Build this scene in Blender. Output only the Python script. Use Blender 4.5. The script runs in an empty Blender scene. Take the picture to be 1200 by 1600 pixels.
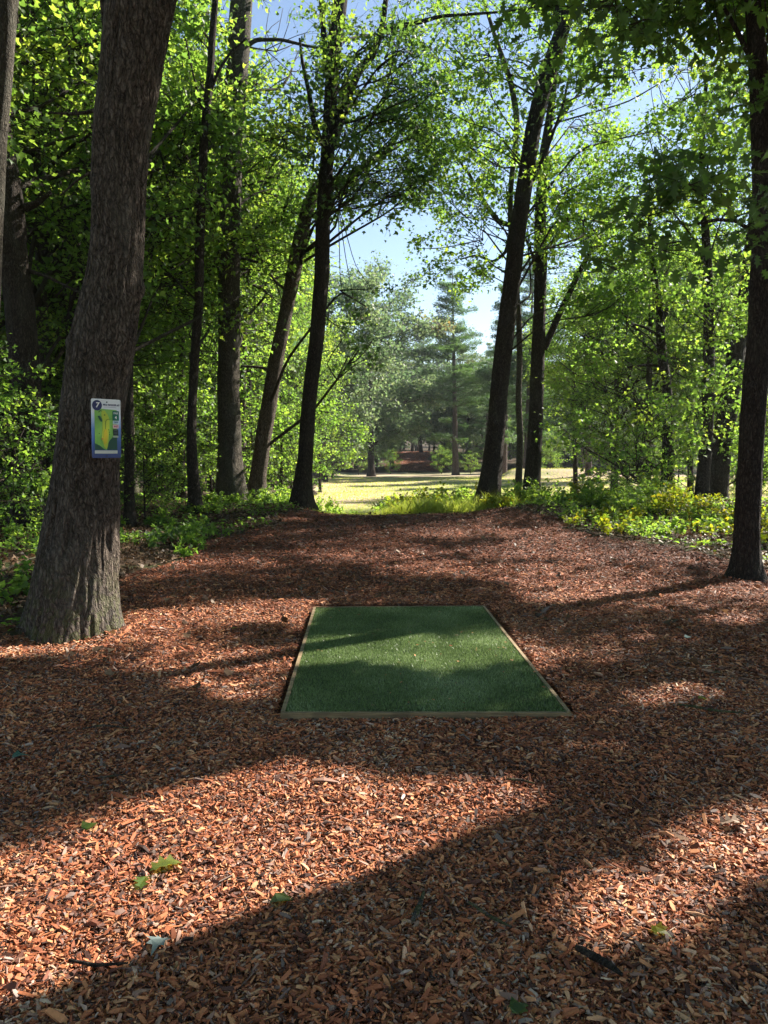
import bpy, math, random
import numpy as np
rng = np.random.default_rng(7)
random.seed(7)
R = math.radians
# ---------------------------------------------------------------- camera, sky, sun, exposure
FPX, TH, CAMH = 1202.0, R(4.43), 1.6
AZ, EL = R(55), R(38)                 # sun: to the right of the view direction, and its height
scene = bpy.context.scene
cam_d = bpy.data.cameras.new("camera"); cam = bpy.data.objects.new("camera", cam_d)
scene.collection.objects.link(cam); scene.camera = cam
cam.location = (0, 0, CAMH); cam.rotation_euler = (R(90) - TH, 0, 0)
cam_d.sensor_fit = 'VERTICAL'; cam_d.sensor_height = 36; cam_d.lens = 36 * FPX / 1600
cam_d.clip_start = 0.05; cam_d.clip_end = 3000
w = bpy.data.worlds.new("World"); scene.world = w; w.use_nodes = True
nt = w.node_tree; bg = nt.nodes["Background"]
sky = nt.nodes.new("ShaderNodeTexSky"); sky.sky_type = 'NISHITA'; sky.sun_disc = False
sky.sun_elevation = EL; sky.sun_rotation = AZ; sky.altitude = 50; sky.dust_density = 0.25; sky.air_density = 1.0; sky.ozone_density = 0.5
nt.links.new(sky.outputs[0], bg.inputs[0]); bg.inputs[1].default_value = 0.062
sun_d = bpy.data.lights.new("sun", 'SUN'); sun_d.energy = 5.0; sun_d.angle = R(0.53); sun_d.color = (1.0, 0.93, 0.82)
sun = bpy.data.objects.new("sun", sun_d); scene.collection.objects.link(sun)
SUN = np.array([math.sin(AZ) * math.cos(EL), math.cos(AZ) * math.cos(EL), math.sin(EL)])
sun.rotation_euler = (R(90) - EL, 0, -AZ + math.pi)
from mathutils import Vector
sun.rotation_euler = Vector(SUN).to_track_quat('Z', 'Y').to_euler()
sun.location = (30, 30, 40)
vs = scene.view_settings; vs.view_transform = 'Standard'; vs.look = 'None'; vs.gamma = 1; vs.exposure = 1.72
cy = scene.cycles
cy.max_bounces = 7; cy.diffuse_bounces = 3; cy.glossy_bounces = 2; cy.transmission_bounces = 5; cy.transparent_max_bounces = 4; cy.volume_bounces = 0
cy.caustics_reflective = False; cy.caustics_refractive = False

# ---------------------------------------------------------------- helpers
def P(px, py, Y):
    """world point seen at a photo pixel at distance Y"""
    px = np.asarray(px, float); py = np.asarray(py, float)
    u = (px - 600) / FPX; v = (800 - py) / FPX
    y = math.cos(TH) + v * math.sin(TH); z = -math.sin(TH) + v * math.cos(TH)
    t = Y / y
    return np.stack([u * t, t * y, CAMH + z * t], -1)
def G(px, py, h=0.0):
    """point on the level ground seen at a photo pixel"""
    px = np.asarray(px, float); py = np.asarray(py, float)
    u = (px - 600) / FPX; v = (800 - py) / FPX
    y = math.cos(TH) + v * math.sin(TH); z = -math.sin(TH) + v * math.cos(TH)
    t = (h - CAMH) / z
    return np.stack([u * t, t * y], -1)
def sm(a, b, x):
    t = np.clip((np.asarray(x, float) - a) / (b - a), 0, 1); return t * t * (3 - 2 * t)
def _h(i, j, k):
    n = (i * 73856093) ^ (j * 19349663) ^ (k * 83492791)
    n = (n ^ (n >> 13)) * 1274126177 & 0xffffffff
    n = (n ^ (n >> 16)) * 2246822519 & 0xffffffff
    return ((n ^ (n >> 15)) & 0xffff) / 65535.0
def vnoise(p):
    p = np.asarray(p, float); f = np.floor(p).astype(np.int64); r = p - f; r = r * r * (3 - 2 * r)
    o = 0
    for a in (0, 1):
        for b in (0, 1):
            for c in (0, 1):
                wgt = (r[..., 0] if a else 1 - r[..., 0]) * (r[..., 1] if b else 1 - r[..., 1]) * (r[..., 2] if c else 1 - r[..., 2])
                o = o + wgt * _h(f[..., 0] + a, f[..., 1] + b, f[..., 2] + c)
    return o
def fbm(p, o=3):
    s = 0; a = 1; t = 0
    for i in range(o):
        s = s + a * vnoise(np.asarray(p) * 2 ** i + 17.3 * i); t += a; a *= .5
    return s / t
def n2(x, y, sc, o=3, z=0.0):
    x = np.asarray(x, float); y = np.asarray(y, float)
    return fbm(np.stack([x / sc, y / sc, np.full_like(x, z)], -1), o)
def H(x, y):
    """height of the ground"""
    x = np.asarray(x, float); y = np.asarray(y, float)
    mid = sm(-9, -4, x) * 0.55 + 0.45
    cr = .22 * sm(-1.3, -2.6, x) + .20 * sm(2.0, 3.6, x)
    z = -0.95 * sm(19.0, 29, y) * mid + cr * sm(15, 20, y) * (1 - sm(22, 27, y))
    z = z + 2.7 * sm(98, 140, y) + .9 * sm(11, 13, x) * (1 - sm(19, 24, x)) * np.exp(-((y - 76) / 2.2) ** 2) + 7.0 * sm(150, 420, y)
    z = z + 0.25 * sm(-4.2, -8, x) * sm(9, 15, y) * (1 - sm(40, 60, y))
    z = z + 0.10 * sm(3.2, 7, x) * sm(10, 16, y) * (1 - sm(24, 30, y))
    z = z + (n2(x, y, 3.0, 2) - .5) * 0.10 * sm(9, 14, y)
    z = z + (n2(x, y, 0.7, 2) - .5) * 0.05 * (1 - sm(12, 20, y)) * (1 - pad_near(x, y))
    z = z + (n2(x, y, 25, 2, 3) - .5) * 0.5 * sm(35, 60, y)
    return z
PADC = [G(438, 1117), G(893, 1118), G(758, 947), G(490, 948)]
def pad_near(x, y):
    dx = np.maximum(np.abs(x - 0.12) - 1.05, 0); dy = np.maximum(np.abs(y - 6.0) - 1.9, 0)
    return 1 - sm(0, .5, np.hypot(dx, dy))
def inpoly(x, y, poly):
    poly = np.asarray(poly); c = np.zeros(np.shape(x), bool); j = len(poly) - 1
    for i in range(len(poly)):
        xi, yi = poly[i]; xj, yj = poly[j]
        m = ((yi > y) != (yj > y)) & (x < (xj - xi) * (y - yi) / (yj - yi + 1e-12) + xi)
        c ^= m; j = i
    return c
def nz(v):
    return v / np.maximum(np.linalg.norm(v, axis=-1, keepdims=True), 1e-9)

# sunlit patches on the mulch: where the crowns to the sunward side leave gaps
LITPX = [
 (1.0, [(-300,1352),(60,1335),(130,1290),(230,1222),(340,1182),(470,1192),(560,1215),(640,1224),(860,1232),(872,1250),(830,1285),(760,1325),(640,1380),(540,1400),(440,1425),(330,1480),(230,1535),(120,1600),(-300,1800)]),
 (1.0, [(815,1435),(890,1395),(990,1340),(1080,1285),(1200,1260),(1500,1250),(1500,1400),(1200,1395),(1120,1430),(1100,1480),(1040,1510),(900,1500),(820,1470)]),
 (.5, [(780,1470),(1100,1470),(1080,1560),(900,1570),(780,1530)]),
 (1.0, [(185,962),(330,950),(497,938),(480,970),(472,1000),(430,975),(300,978),(200,985)]),
 (.9, [(455,1020),(440,1075),(425,1105),(365,1110),(320,1090),(250,1072),(205,1045),(220,1015),(300,1000),(400,1015)]),
 (.45, [(20,1000),(190,1000),(200,1050),(60,1045)]),
 (1.0, [(460,1015),(480,1000),(600,998),(700,1008),(825,998),(842,1015),(866,1050),(760,1045),(680,1060),(620,1060),(560,1048),(455,1052)]),
 (.6, [(830,1015),(960,1012),(1010,1035),(990,1050),(870,1045)]),
 (.9, [(950,1108),(980,1085),(1080,1072),(1130,1088),(1050,1110),(960,1122)]),
 (1.0, [(795,926),(860,924),(945,938),(930,946),(830,944)]),
 (1.0, [(1085,970),(1110,962),(1185,969),(1175,981),(1100,979)]),
 (1.0, [(856,1171),(960,1167),(978,1178),(880,1188)]),
 (.8, [(560,884),(700,878),(770,888),(640,893)]),
 (.8, [(790,886),(900,890),(918,901),(830,898)]),
 (.7, [(1060,925),(1200,922),(1200,935),(1090,932)]),
]
LIT = [(p, G([a for a, b in q], [b for a, b in q])) for p, q in LITPX]
TB = np.array([-2.58, 6.45])
def strongmask(x, y):
    m = np.zeros(np.shape(x))
    jx = x + (n2(x, y, .35, 2, 5) - .5) * .22; jy = y + (n2(x, y, .35, 2, 9) - .5) * .22
    for p, poly in LIT:
        m = np.maximum(m, p * inpoly(jx, jy, poly))
    sx, sy = math.sin(AZ), math.cos(AZ); a = (x - TB[0]) * sx + (y - TB[1]) * sy; b = (x - TB[0]) * sy - (y - TB[1]) * sx
    return np.maximum(m, ((a / .95) ** 2 + (b / .40) ** 2 < 1) * 1.0)
def weakmask(x, y):
    st = n2(x * .55 + 3, y * 1.0, .9, 2, 2)                    # dapples along the far path
    m = .8 * (st > .60) * (y > 8.3) * (y < 21)
    m = np.maximum(m, .85 * (n2(x, y, 1.5, 2, 4) > .47) * (y > 14.5 - .3 * x) * (y < 27) * (x > 2.5))
    m = np.maximum(m, .9 * (n2(x, y, 1.8, 2, 14) > .37) * (x < -4.0) * (y > 10))
    m = np.maximum(m, .9 * (y > 20.3) * (y < 75) * (x > -6) * (x < 11))
    return np.maximum(m, 1.7 * (y > 20.0) * (y < 34) * (x > -3.5) * (x < 5.5))
def shadow(C):
    C = np.atleast_2d(C); return C - SUN * (C[:, 2:3] / SUN[2])
def sunkeep(C, fac=1.0):
    """mask of leaves kept at centres C: the crowns have gaps where the light patches lie"""
    g = shadow(C)
    return rng.random(len(C)) > np.maximum(strongmask(g[:, 0], g[:, 1]), weakmask(g[:, 0], g[:, 1]) * fac)

def mesh(name, V, faces, mat, parent=None, base=(0, 0, 0), attr=None, smooth=False, midx=None, tone=None):
    """faces: list of (M,k) int arrays"""
    me = bpy.data.meshes.new(name)
    V = np.asarray(V, np.float32) - np.asarray(base, np.float32)
    me.vertices.add(len(V)); me.vertices.foreach_set('co', V.ravel())
    faces = [np.asarray(f, np.int32) for f in faces if len(f)]
    loops = np.concatenate([f.ravel() for f in faces])
    tot = np.concatenate([np.full(len(f), f.shape[1], np.int32) for f in faces])
    st = np.concatenate([[0], np.cumsum(tot)[:-1]]).astype(np.int32)
    me.loops.add(len(loops)); me.loops.foreach_set('vertex_index', loops)
    me.polygons.add(len(tot)); me.polygons.foreach_set('loop_start', st)
    if smooth is not False:
        me.polygons.foreach_set('use_smooth', np.full(len(tot), True) if smooth is True else np.asarray(smooth, bool))
    mats = mat if isinstance(mat, (list, tuple)) else [mat]
    for m in mats: me.materials.append(m)
    if midx is not None: me.polygons.foreach_set('material_index', np.asarray(midx, np.int32))
    me.update(calc_edges=True)
    if attr is not None:
        a = me.attributes.new('rnd', 'FLOAT', 'POINT'); a.data.foreach_set('value', np.asarray(attr, np.float32))
    if tone is not None:
        a = me.attributes.new('tone', 'FLOAT', 'POINT'); a.data.foreach_set('value', np.asarray(tone, np.float32))
    o = bpy.data.objects.new(name, me); scene.collection.objects.link(o)
    if parent is not None: o.parent = parent
    return o
def tag(o, label=None, cat=None, group=None, kind=None):
    if label: o['label'] = label
    if cat: o['category'] = cat
    if group: o['group'] = group
    if kind: o['kind'] = kind
    return o
def empty(name, loc, label, cat, group=None):
    o = bpy.data.objects.new(name, None); scene.collection.objects.link(o); o.location = loc; o.empty_display_size = .2
    return tag(o, label, cat, group)
class Bag:
    """collects geometry, several materials"""
    def __init__(s): s.V = []; s.F = []; s.A = []; s.T = []; s.M = []; s.S = []; s.n = 0
    def add(s, V, F, rnd=0.5, tone=0.5, m=0, smooth=False):
        V = np.asarray(V, float)
        if not len(V): return
        s.V.append(V); s.A.append(np.broadcast_to(np.asarray(rnd, float), (len(V),))); s.T.append(np.broadcast_to(np.asarray(tone, float), (len(V),)))
        for f in (F if isinstance(F, list) else [F]):
            s.F.append(np.asarray(f) + s.n); s.M.append(np.full(len(f), m)); s.S.append(np.full(len(f), smooth))
        s.n += len(V)
    def build(s, name, mat, parent=None, base=(0, 0, 0)):
        if not s.V: return None
        return mesh(name, np.concatenate(s.V), s.F, mat, parent, base, attr=np.concatenate(s.A), tone=np.concatenate(s.T),
                    midx=np.concatenate(s.M), smooth=np.concatenate(s.S))
def box(b, c, d, rot=0.0, m=0, rnd=.5, ax=None):
    x, y, z = [q / 2 for q in d]
    v = np.array([[-x,-y,-z],[x,-y,-z],[x,y,-z],[-x,y,-z],[-x,-y,z],[x,-y,z],[x,y,z],[-x,y,z]])
    if ax is None:
        cr, sr = math.cos(rot), math.sin(rot); M_ = np.array([[cr, -sr, 0], [sr, cr, 0], [0, 0, 1]])
    else: M_ = np.stack(ax, -1)
    f = np.array([[0,3,2,1],[4,5,6,7],[0,1,5,4],[1,2,6,5],[2,3,7,6],[3,0,4,7]])
    b.add(v @ M_.T + np.asarray(c), f, rnd, .5, m)

def resample(path, rad, step):
    path = np.asarray(path, float); rad = np.asarray(rad, float)
    d = np.concatenate([[0], np.cumsum(np.linalg.norm(np.diff(path, axis=0), axis=1))])
    n = max(4, int(d[-1] / step) + 1)
    # smooth (Catmull-like) by dense linear and moving average
    t = np.linspace(0, d[-1], max(n, 2) * 4)
    q = np.stack([np.interp(t, d, path[:, i]) for i in range(3)], -1); r = np.interp(t, d, rad)
    k = max(3, int(len(t) / (len(path) * 1.3)) | 1)
    if k < len(t):
        ker = np.hanning(k + 2)[1:-1]; ker /= ker.sum()
        qp = np.pad(q, ((k // 2, k // 2), (0, 0)), 'reflect', reflect_type='odd')
        q2 = np.stack([np.convolve(qp[:, i], ker, 'valid') for i in range(3)], -1)
        r2 = np.convolve(np.pad(r, (k // 2, k // 2), 'edge'), ker, 'valid')
        q, r = q2, r2
    idx = np.linspace(0, len(q) - 1, n)
    ii = np.arange(len(q))
    return np.stack([np.interp(idx, ii, q[:, i]) for i in range(3)], -1), np.interp(idx, ii, r)
def tube(path, rad, ns=8, step=.3, ref=(0, 1, 0), disp=None, cap=True):
    q, r = resample(path, rad, step)
    t = nz(np.gradient(q, axis=0)); ref = np.asarray(ref, float)
    if abs(nz(q[-1] - q[0]) @ ref) > .85: ref = np.array([.3, .1, 1.0])
    a = nz(np.cross(ref, t)); b = np.cross(t, a)
    th = np.arange(ns) / ns * 2 * np.pi
    rr = np.repeat(r[:, None], ns, 1)
    if disp is not None: rr = disp(q, rr, th)
    V = q[:, None] + rr[..., None] * (np.cos(th)[None, :, None] * a[:, None] + np.sin(th)[None, :, None] * b[:, None])
    n = len(q); i = np.arange(n - 1)[:, None] * ns; j = np.arange(ns)[None]
    F = np.stack([i + j, i + (j + 1) % ns, i + ns + (j + 1) % ns, i + ns + j], -1).reshape(-1, 4)
    F = [F]
    if cap: F.append((np.arange(ns) + (n - 1) * ns)[None])
    return V.reshape(-1, 3), F
def bark_disp(base_z, flare=.5, lobes=5, rough=.05, seed=0, freq=9, fh=.55, knots=(), vert=.55):
    def f(q, rr, th):
        h = q[:, 2] - base_z
        ph = seed * 1.7
        lob = 1 + .35 * np.sin(lobes * th + ph)[None] * np.exp(-np.maximum(h, 0) / (fh * .5))[:, None] + .2 * np.sin((lobes - 2) * th + ph * 2)[None] * np.exp(-np.maximum(h, 0) / fh)[:, None]
        out = rr * (1 + flare * np.exp(-np.maximum(h, 0) / fh)[:, None] * lob)
        x = np.cos(th)[None] * freq * .5 + 0 * h[:, None]; y = np.sin(th)[None] * freq * .5 + 0 * h[:, None]
        z = (h[:, None] * 4.0 + 0 * th[None]) / 1.0
        nn = fbm(np.stack([x, y, z * vert + seed * 11], -1), 2)
        ridg = 1 - np.abs(2 * nn - 1) * 2
        big = fbm(np.stack([x / freq * 2.2, y / freq * 2.2, h[:, None] * .9 + 0 * th[None] + seed * 5], -1), 2) - .5
        out = out * (1 + big * .16) + rr[:, :1] * 0 + ridg * rough * np.minimum(rr, .3)
        for (kh, kt, kr, ka) in knots:
            dt = np.angle(np.exp(1j * (th - kt)))[None] * rr; dh = (h - kh)[:, None]
            out = out + ka * np.exp(-(dt ** 2 + dh ** 2) / kr ** 2)
        return out
    return f

LEAF = {
 'maple': [(0,0),(.25,-.03),(.2,.14),(.54,.36),(.29,.41),(.36,.66),(.13,.6),(0,1),(-.13,.6),(-.36,.66),(-.29,.41),(-.54,.36),(-.2,.14),(-.25,-.03)],
 'oak': [(0,0),(.08,.12),(.26,.16),(.11,.3),(.36,.44),(.13,.52),(.34,.72),(.12,.76),(0,1),(-.12,.76),(-.34,.72),(-.13,.52),(-.36,.44),(-.11,.3),(-.26,.16),(-.08,.12)],
 'lobe': [(0,0),(.26,.08),(.5,.42),(.2,.5),(0,1),(-.2,.5),(-.5,.42),(-.26,.08)],
 'leaf': [(0,0),(.3,.3),(.26,.62),(0,1),(-.26,.62),(-.3,.3)],
 'quad': [(0,0),(.4,.45),(0,1),(-.4,.45)],
 'star': [(0,0),(.13,.3),(.5,.25),(.2,.5),(.36,.85),(.07,.62),(0,1.05),(-.1,.6),(-.4,.8),(-.16,.48),(-.5,.2),(-.12,.28)],
 'tuft': [(0,0),(.05,.35),(.42,.5),(.08,.5),(.22,.95),(.01,.58),(-.2,1),(-.06,.5),(-.45,.42),(-.06,.33)],
 'blade': [(-.03,0),(.03,0),(.018,.6),(0,1),(-.018,.6)],
}
def leaves(C, tip, up, size, kind='lobe', fold=.25, curl=.12):
    """one polygon per leaf. C centres, tip direction, up vector, size"""
    T = np.array(LEAF[kind]); k = len(T); N = len(C)
    v = nz(tip); u = nz(np.cross(v, up)); n = np.cross(u, v)
    size = np.broadcast_to(size, (N,))
    X = T[:, 0][None, :, None]; Y = (T[:, 1] - .4)[None, :, None]; Z = (fold * np.abs(T[:, 0]) - curl * (T[:, 1] - .3) ** 2)[None, :, None]
    V = C[:, None] + size[:, None, None] * (X * u[:, None] + Y * v[:, None] + Z * n[:, None])
    return V.reshape(-1, 3), np.arange(N * k).reshape(N, k), k
def addleaves(bag, C, tip, up, size, kind, tone, m=1, fold=.25):
    if not len(C): return
    V, F, k = leaves(C, tip, up, size, kind, fold)
    bag.add(V, F, np.repeat(rng.random(len(C)), k), np.repeat(np.broadcast_to(tone, (len(C),)), k), m)
def prisms(bag, P0, P1, P2, r0, r1, m=0, tone=.5):
    """bent three-sided twigs"""
    N = len(P0)
    if not N: return
    d = nz(P2 - P0); ref = np.where(np.abs(d[:, 2:3]) > .8, [[1., 0, 0]], [[0., 0, 1.]])
    a = nz(np.cross(d, ref)); b = np.cross(d, a)
    r0 = np.broadcast_to(r0, (N,)); r1 = np.broadcast_to(r1, (N,))
    V = []
    for c, r in ((P0, r0), (P1, (r0 + r1) / 2), (P2, r1)):
        for th in (0, 2.1, 4.2):
            V.append(c + r[:, None] * (math.cos(th) * a + math.sin(th) * b))
    V = np.stack(V, 1)
    f = np.array([[0,1,4,3],[1,2,5,4],[2,0,3,5],[3,4,7,6],[4,5,8,7],[5,3,6,8]])
    F = (np.arange(N)[:, None, None] * 9 + f[None]).reshape(-1, 4)
    bag.add(V.reshape(-1, 3), F, .5, tone, m)
def rdir(n, zs=1.0):
    v = rng.normal(size=(n, 3)); v[:, 2] *= zs; return nz(v)
def clump(bag, c, Rd, size, nl, kind, tone=.5, origin=None, flat=.55, keep=1.0, twigr=.006, ntw=None):
    """a spray of twigs with leaves set along them"""
    c = np.asarray(c, float)
    if keep > 0:
        g = shadow(c); 
        if strongmask(np.array(g[:, 0]), np.array(g[:, 1]))[0] > .85: return
    ntw = ntw or max(4, int(nl / 16))
    o = c + (0 if origin is None else nz((np.asarray(origin) - c)) * Rd * .55)
    d = rdir(ntw, flat); d = d * (Rd * (.55 + .55 * rng.random((ntw, 1))))
    tipp = c + d
    P0 = np.repeat(o[None], ntw, 0) + rng.normal(size=(ntw, 3)) * .04 * Rd
    # most twigs leave another twig rather than the centre
    P0[ntw // 3:] = P0[ntw // 3:] * .4 + .6 * (c + d[rng.integers(0, max(1, ntw // 3), ntw - ntw // 3)] * .5)
    mid = (P0 + tipp) / 2 + np.array([0, 0, .08 * Rd]) + rng.normal(size=(ntw, 3)) * .05 * Rd
    k = max(1, int(round(nl / ntw)))
    t = rng.random((ntw, k)) ** .75
    t3 = t[..., None]
    C = (1 - t3) ** 2 * P0[:, None] + 2 * t3 * (1 - t3) * mid[:, None] + t3 ** 2 * tipp[:, None]
    C = C + rng.normal(size=C.shape) * np.array([1, 1, .6]) * (size * .9 + .05 * Rd)
    C = C.reshape(-1, 3)
    td = np.repeat(nz(tipp - P0), k, 0)
    tip = nz(td * .8 + rdir(len(C)) * .9 + np.array([0, 0, -.35]))
    up = nz(np.array([0, 0, 1.0]) + rng.normal(size=C.shape) * .55)
    sz = size * (.65 + .7 * rng.random(len(C)))
    tn = np.clip(tone + rng.normal() * .16 + rng.normal(size=len(C)) * .05, 0, 1)
    if keep > 0:
        kp = sunkeep(C, keep); C, tip, up, sz, tn = C[kp], tip[kp], up[kp], sz[kp], tn[kp]
        if kp.sum() < .15 * len(kp): return
    addleaves(bag, C, tip, up, sz, kind, tn)
    if twigr > 0:
        kp = np.ones(len(P0), bool)
        if keep > 0:
            for q_ in (P0, mid, tipp):
                g = shadow(q_); kp &= strongmask(g[:, 0], g[:, 1]) < .5
        prisms(bag, P0[kp], mid[kp], tipp[kp], twigr, twigr * .4, m=0)

# ---------------------------------------------------------------- materials
def newmat(name):
    m = bpy.data.materials.new(name); m.use_nodes = True; n = m.node_tree.nodes; l = m.node_tree.links
    return m, n, l, n['Principled BSDF']
def ramp(n, stops, interp='LINEAR'):
    r = n.new('ShaderNodeValToRGB'); cr = r.color_ramp; cr.interpolation = interp
    while len(cr.elements) > 1: cr.elements.remove(cr.elements[0])
    cr.elements[0].position = stops[0][0]; cr.elements[0].color = (*stops[0][1], 1)
    for p, c in stops[1:]:
        e = cr.elements.new(p); e.color = (*c, 1)
    return r
def attrn(n, nm):
    a = n.new('ShaderNodeAttribute'); a.attribute_name = nm; return a.outputs['Fac']
def math_(n, l, op, a, b=None, clamp=False):
    m = n.new('ShaderNodeMath'); m.operation = op; m.use_clamp = clamp
    for i, q in enumerate((a, b)):
        if q is None: continue
        if isinstance(q, (int, float)): m.inputs[i].default_value = q
        else: l.new(q, m.inputs[i])
    return m.outputs[0]
def noise(n, l, vec, scale, detail=4, rough=.55, out=0, dist=0):
    t = n.new('ShaderNodeTexNoise'); t.inputs['Scale'].default_value = scale; t.inputs['Detail'].default_value = detail
    t.inputs['Roughness'].default_value = rough; t.inputs['Distortion'].default_value = dist
    if vec is not None: l.new(vec, t.inputs['Vector'])
    return t.outputs[out]
def mapping(n, l, src, sc=(1, 1, 1), rot=(0, 0, 0)):
    m = n.new('ShaderNodeMapping'); m.inputs['Scale'].default_value = sc; m.inputs['Rotation'].default_value = rot
    l.new(src, m.inputs['Vector']); return m.outputs[0]
def coords(n, w='Object'):
    return n.new('ShaderNodeTexCoord').outputs[w]
def mixc(n, l, f, a, b, mode='MIX'):
    m = n.new('ShaderNodeMix'); m.data_type = 'RGBA'; m.blend_type = mode
    for i, q in ((0, f), (6, a), (7, b)):
        if isinstance(q, (int, float)): m.inputs[i].default_value = q
        elif isinstance(q, tuple): m.inputs[i].default_value = (*q, 1)
        else: l.new(q, m.inputs[i])
    return m.outputs[2]
def bump(n, l, h, strength=.5, dist=.02):
    b = n.new('ShaderNodeBump'); b.inputs['Strength'].default_value = strength; b.inputs['Distance'].default_value = dist
    l.new(h, b.inputs['Height']); return b.outputs[0]

def leafmat(name, lo, mid, hi, trans=.55, tb=2.9, ty=(1.2, 1.15, .5), gloss=.35, odd=None):
    """tone attribute picks between dark, middle and yellowish; rnd varies each leaf"""
    m, n, l, b = newmat(name)
    t = math_(n, l, 'ADD', attrn(n, 'tone'), math_(n, l, 'MULTIPLY', math_(n, l, 'SUBTRACT', attrn(n, 'rnd'), .5), .45))
    st = [(0.1, lo), (.5, mid), (.92, hi)]
    if odd: st.append((1.0, odd))
    r = ramp(n, st); l.new(t, r.inputs[0])
    col = r.outputs[0]
    l.new(col, b.inputs['Base Color']); b.inputs['Roughness'].default_value = .5
    b.inputs['Specular IOR Level'].default_value = gloss
    tr = n.new('ShaderNodeBsdfTranslucent')
    mm = mixc(n, l, 1.0, col, tuple(tb * q for q in ty), 'MULTIPLY')
    l.new(mm, tr.inputs['Color'])
    mx = n.new('ShaderNodeMixShader'); mx.inputs[0].default_value = trans
    l.new(b.outputs[0], mx.inputs[1]); l.new(tr.outputs[0], mx.inputs[2])
    l.new(mx.outputs[0], n['Material Output'].inputs['Surface'])
    return m
M_MAPLE = leafmat('maple_leaf', (.045, .09, .026), (.082, .148, .036), (.135, .19, .04), tb=3.3)
M_OAK = leafmat('oak_leaf', (.034, .068, .026), (.058, .11, .034), (.10, .155, .036), trans=.5, gloss=.5, tb=3.0)
M_BRIGHT = leafmat('bright_leaf', (.05, .098, .032), (.088, .152, .042), (.15, .195, .046), tb=3.2)
M_YELLOW = leafmat('yellowing_leaf', (.06, .10, .012), (.11, .15, .015), (.2, .17, .02), tb=2.7)
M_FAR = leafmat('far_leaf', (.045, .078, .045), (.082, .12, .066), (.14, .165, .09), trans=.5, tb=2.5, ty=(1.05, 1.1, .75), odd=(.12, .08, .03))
M_PINE = leafmat('pine_needle', (.035, .07, .04), (.055, .10, .052), (.085, .13, .055), trans=.45, tb=2.4, ty=(1.1, 1.15, .5))
M_GRASS = leafmat('grass_blade', (.12, .18, .05), (.2, .26, .075), (.32, .34, .12), trans=.5, tb=2.3)
M_DEAD = leafmat('dead_leaf', (.05, .028, .016), (.12, .07, .04), (.25, .17, .11), trans=.15, tb=1.2, ty=(1.1, .9, .6), gloss=.2)

def barkmat(name, dark, mid, light, lich=(.16, .17, .13), sc=1.0, lf=.25, moss=0.0):
    m, n, l, b = newmat(name)
    co = coords(n)
    w = noise(n, l, co, 5.0, 4, out=1)
    off = n.new('ShaderNodeVectorMath'); off.operation = 'MULTIPLY_ADD'; off.inputs[1].default_value = (.14, .14, .2)
    l.new(w, off.inputs[0]); l.new(co, off.inputs[2])
    def plates(k, zs):
        v = n.new('ShaderNodeTexVoronoi'); v.feature = 'DISTANCE_TO_EDGE'; v.inputs['Scale'].default_value = 1.0
        l.new(mapping(n, l, off.outputs[0], (k * sc, k * sc, zs * sc)), v.inputs['Vector'])
        e = n.new('ShaderNodeMapRange'); e.inputs['From Max'].default_value = .30; l.new(v.outputs[0], e.inputs[0]); return e.outputs[0]
    fine = noise(n, l, mapping(n, l, co, (75 * sc, 75 * sc, 26 * sc)), 1.0, 6, .7)
    strk = noise(n, l, mapping(n, l, off.outputs[0], (34 * sc, 34 * sc, 3.2 * sc)), 1.0, 5, .6)
    e2 = math_(n, l, 'ADD', math_(n, l, 'MULTIPLY', plates(30, 6.5), .42), math_(n, l, 'MULTIPLY', plates(58, 17), .26))
    hgt = math_(n, l, 'ADD', math_(n, l, 'ADD', e2, math_(n, l, 'MULTIPLY', fine, .75)), math_(n, l, 'MULTIPLY', strk, .6))
    r = ramp(n, [(.42, dark), (.68, mid), (.95, light)]); l.new(math_(n, l, 'MULTIPLY', hgt, .62), r.inputs[0])
    big = noise(n, l, mapping(n, l, co, (2.2, 2.2, .8)), 1.5, 4)
    rr = ramp(n, [(.5, (0, 0, 0)), (.68, (1, 1, 1))]); l.new(big, rr.inputs[0])
    c = mixc(n, l, math_(n, l, 'MULTIPLY', rr.outputs[0], lf), r.outputs[0], lich)
    if moss:
        gz = n.new('ShaderNodeSeparateXYZ'); l.new(co, gz.inputs[0])
        mr = n.new('ShaderNodeMapRange'); mr.inputs['From Min'].default_value = .75; mr.inputs['From Max'].default_value = 0.0; l.new(gz.outputs[2], mr.inputs[0])
        f = math_(n, l, 'MULTIPLY', mr.outputs[0], math_(n, l, 'GREATER_THAN', noise(n, l, co, 14, 3), .5))
        c = mixc(n, l, math_(n, l, 'MULTIPLY', f, moss), c, (.12, .15, .035))
    l.new(c, b.inputs['Base Color']); b.inputs['Roughness'].default_value = .93; b.inputs['Specular IOR Level'].default_value = .2
    l.new(bump(n, l, hgt, 1.0, .045), b.inputs['Normal'])
    return m
B_OAK = barkmat('oak_bark', (.034, .027, .022), (.145, .112, .09), (.30, .245, .205), lich=(.26, .245, .21), moss=.4)
B_MAPLE = barkmat('grey_bark', (.04, .034, .028), (.125, .106, .084), (.25, .22, .185), sc=1.2, lf=.35, moss=.4)
B_DARK = barkmat('dark_bark', (.017, .013, .011), (.054, .042, .034), (.12, .093, .078), sc=1.0, lf=.12)
B_TWIG = barkmat('twig_bark', (.03, .024, .018), (.07, .055, .042), (.13, .11, .09), sc=2)
B_PINE = barkmat('pine_bark', (.05, .04, .035), (.13, .10, .085), (.24, .2, .17), sc=.8, lf=.3)

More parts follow.
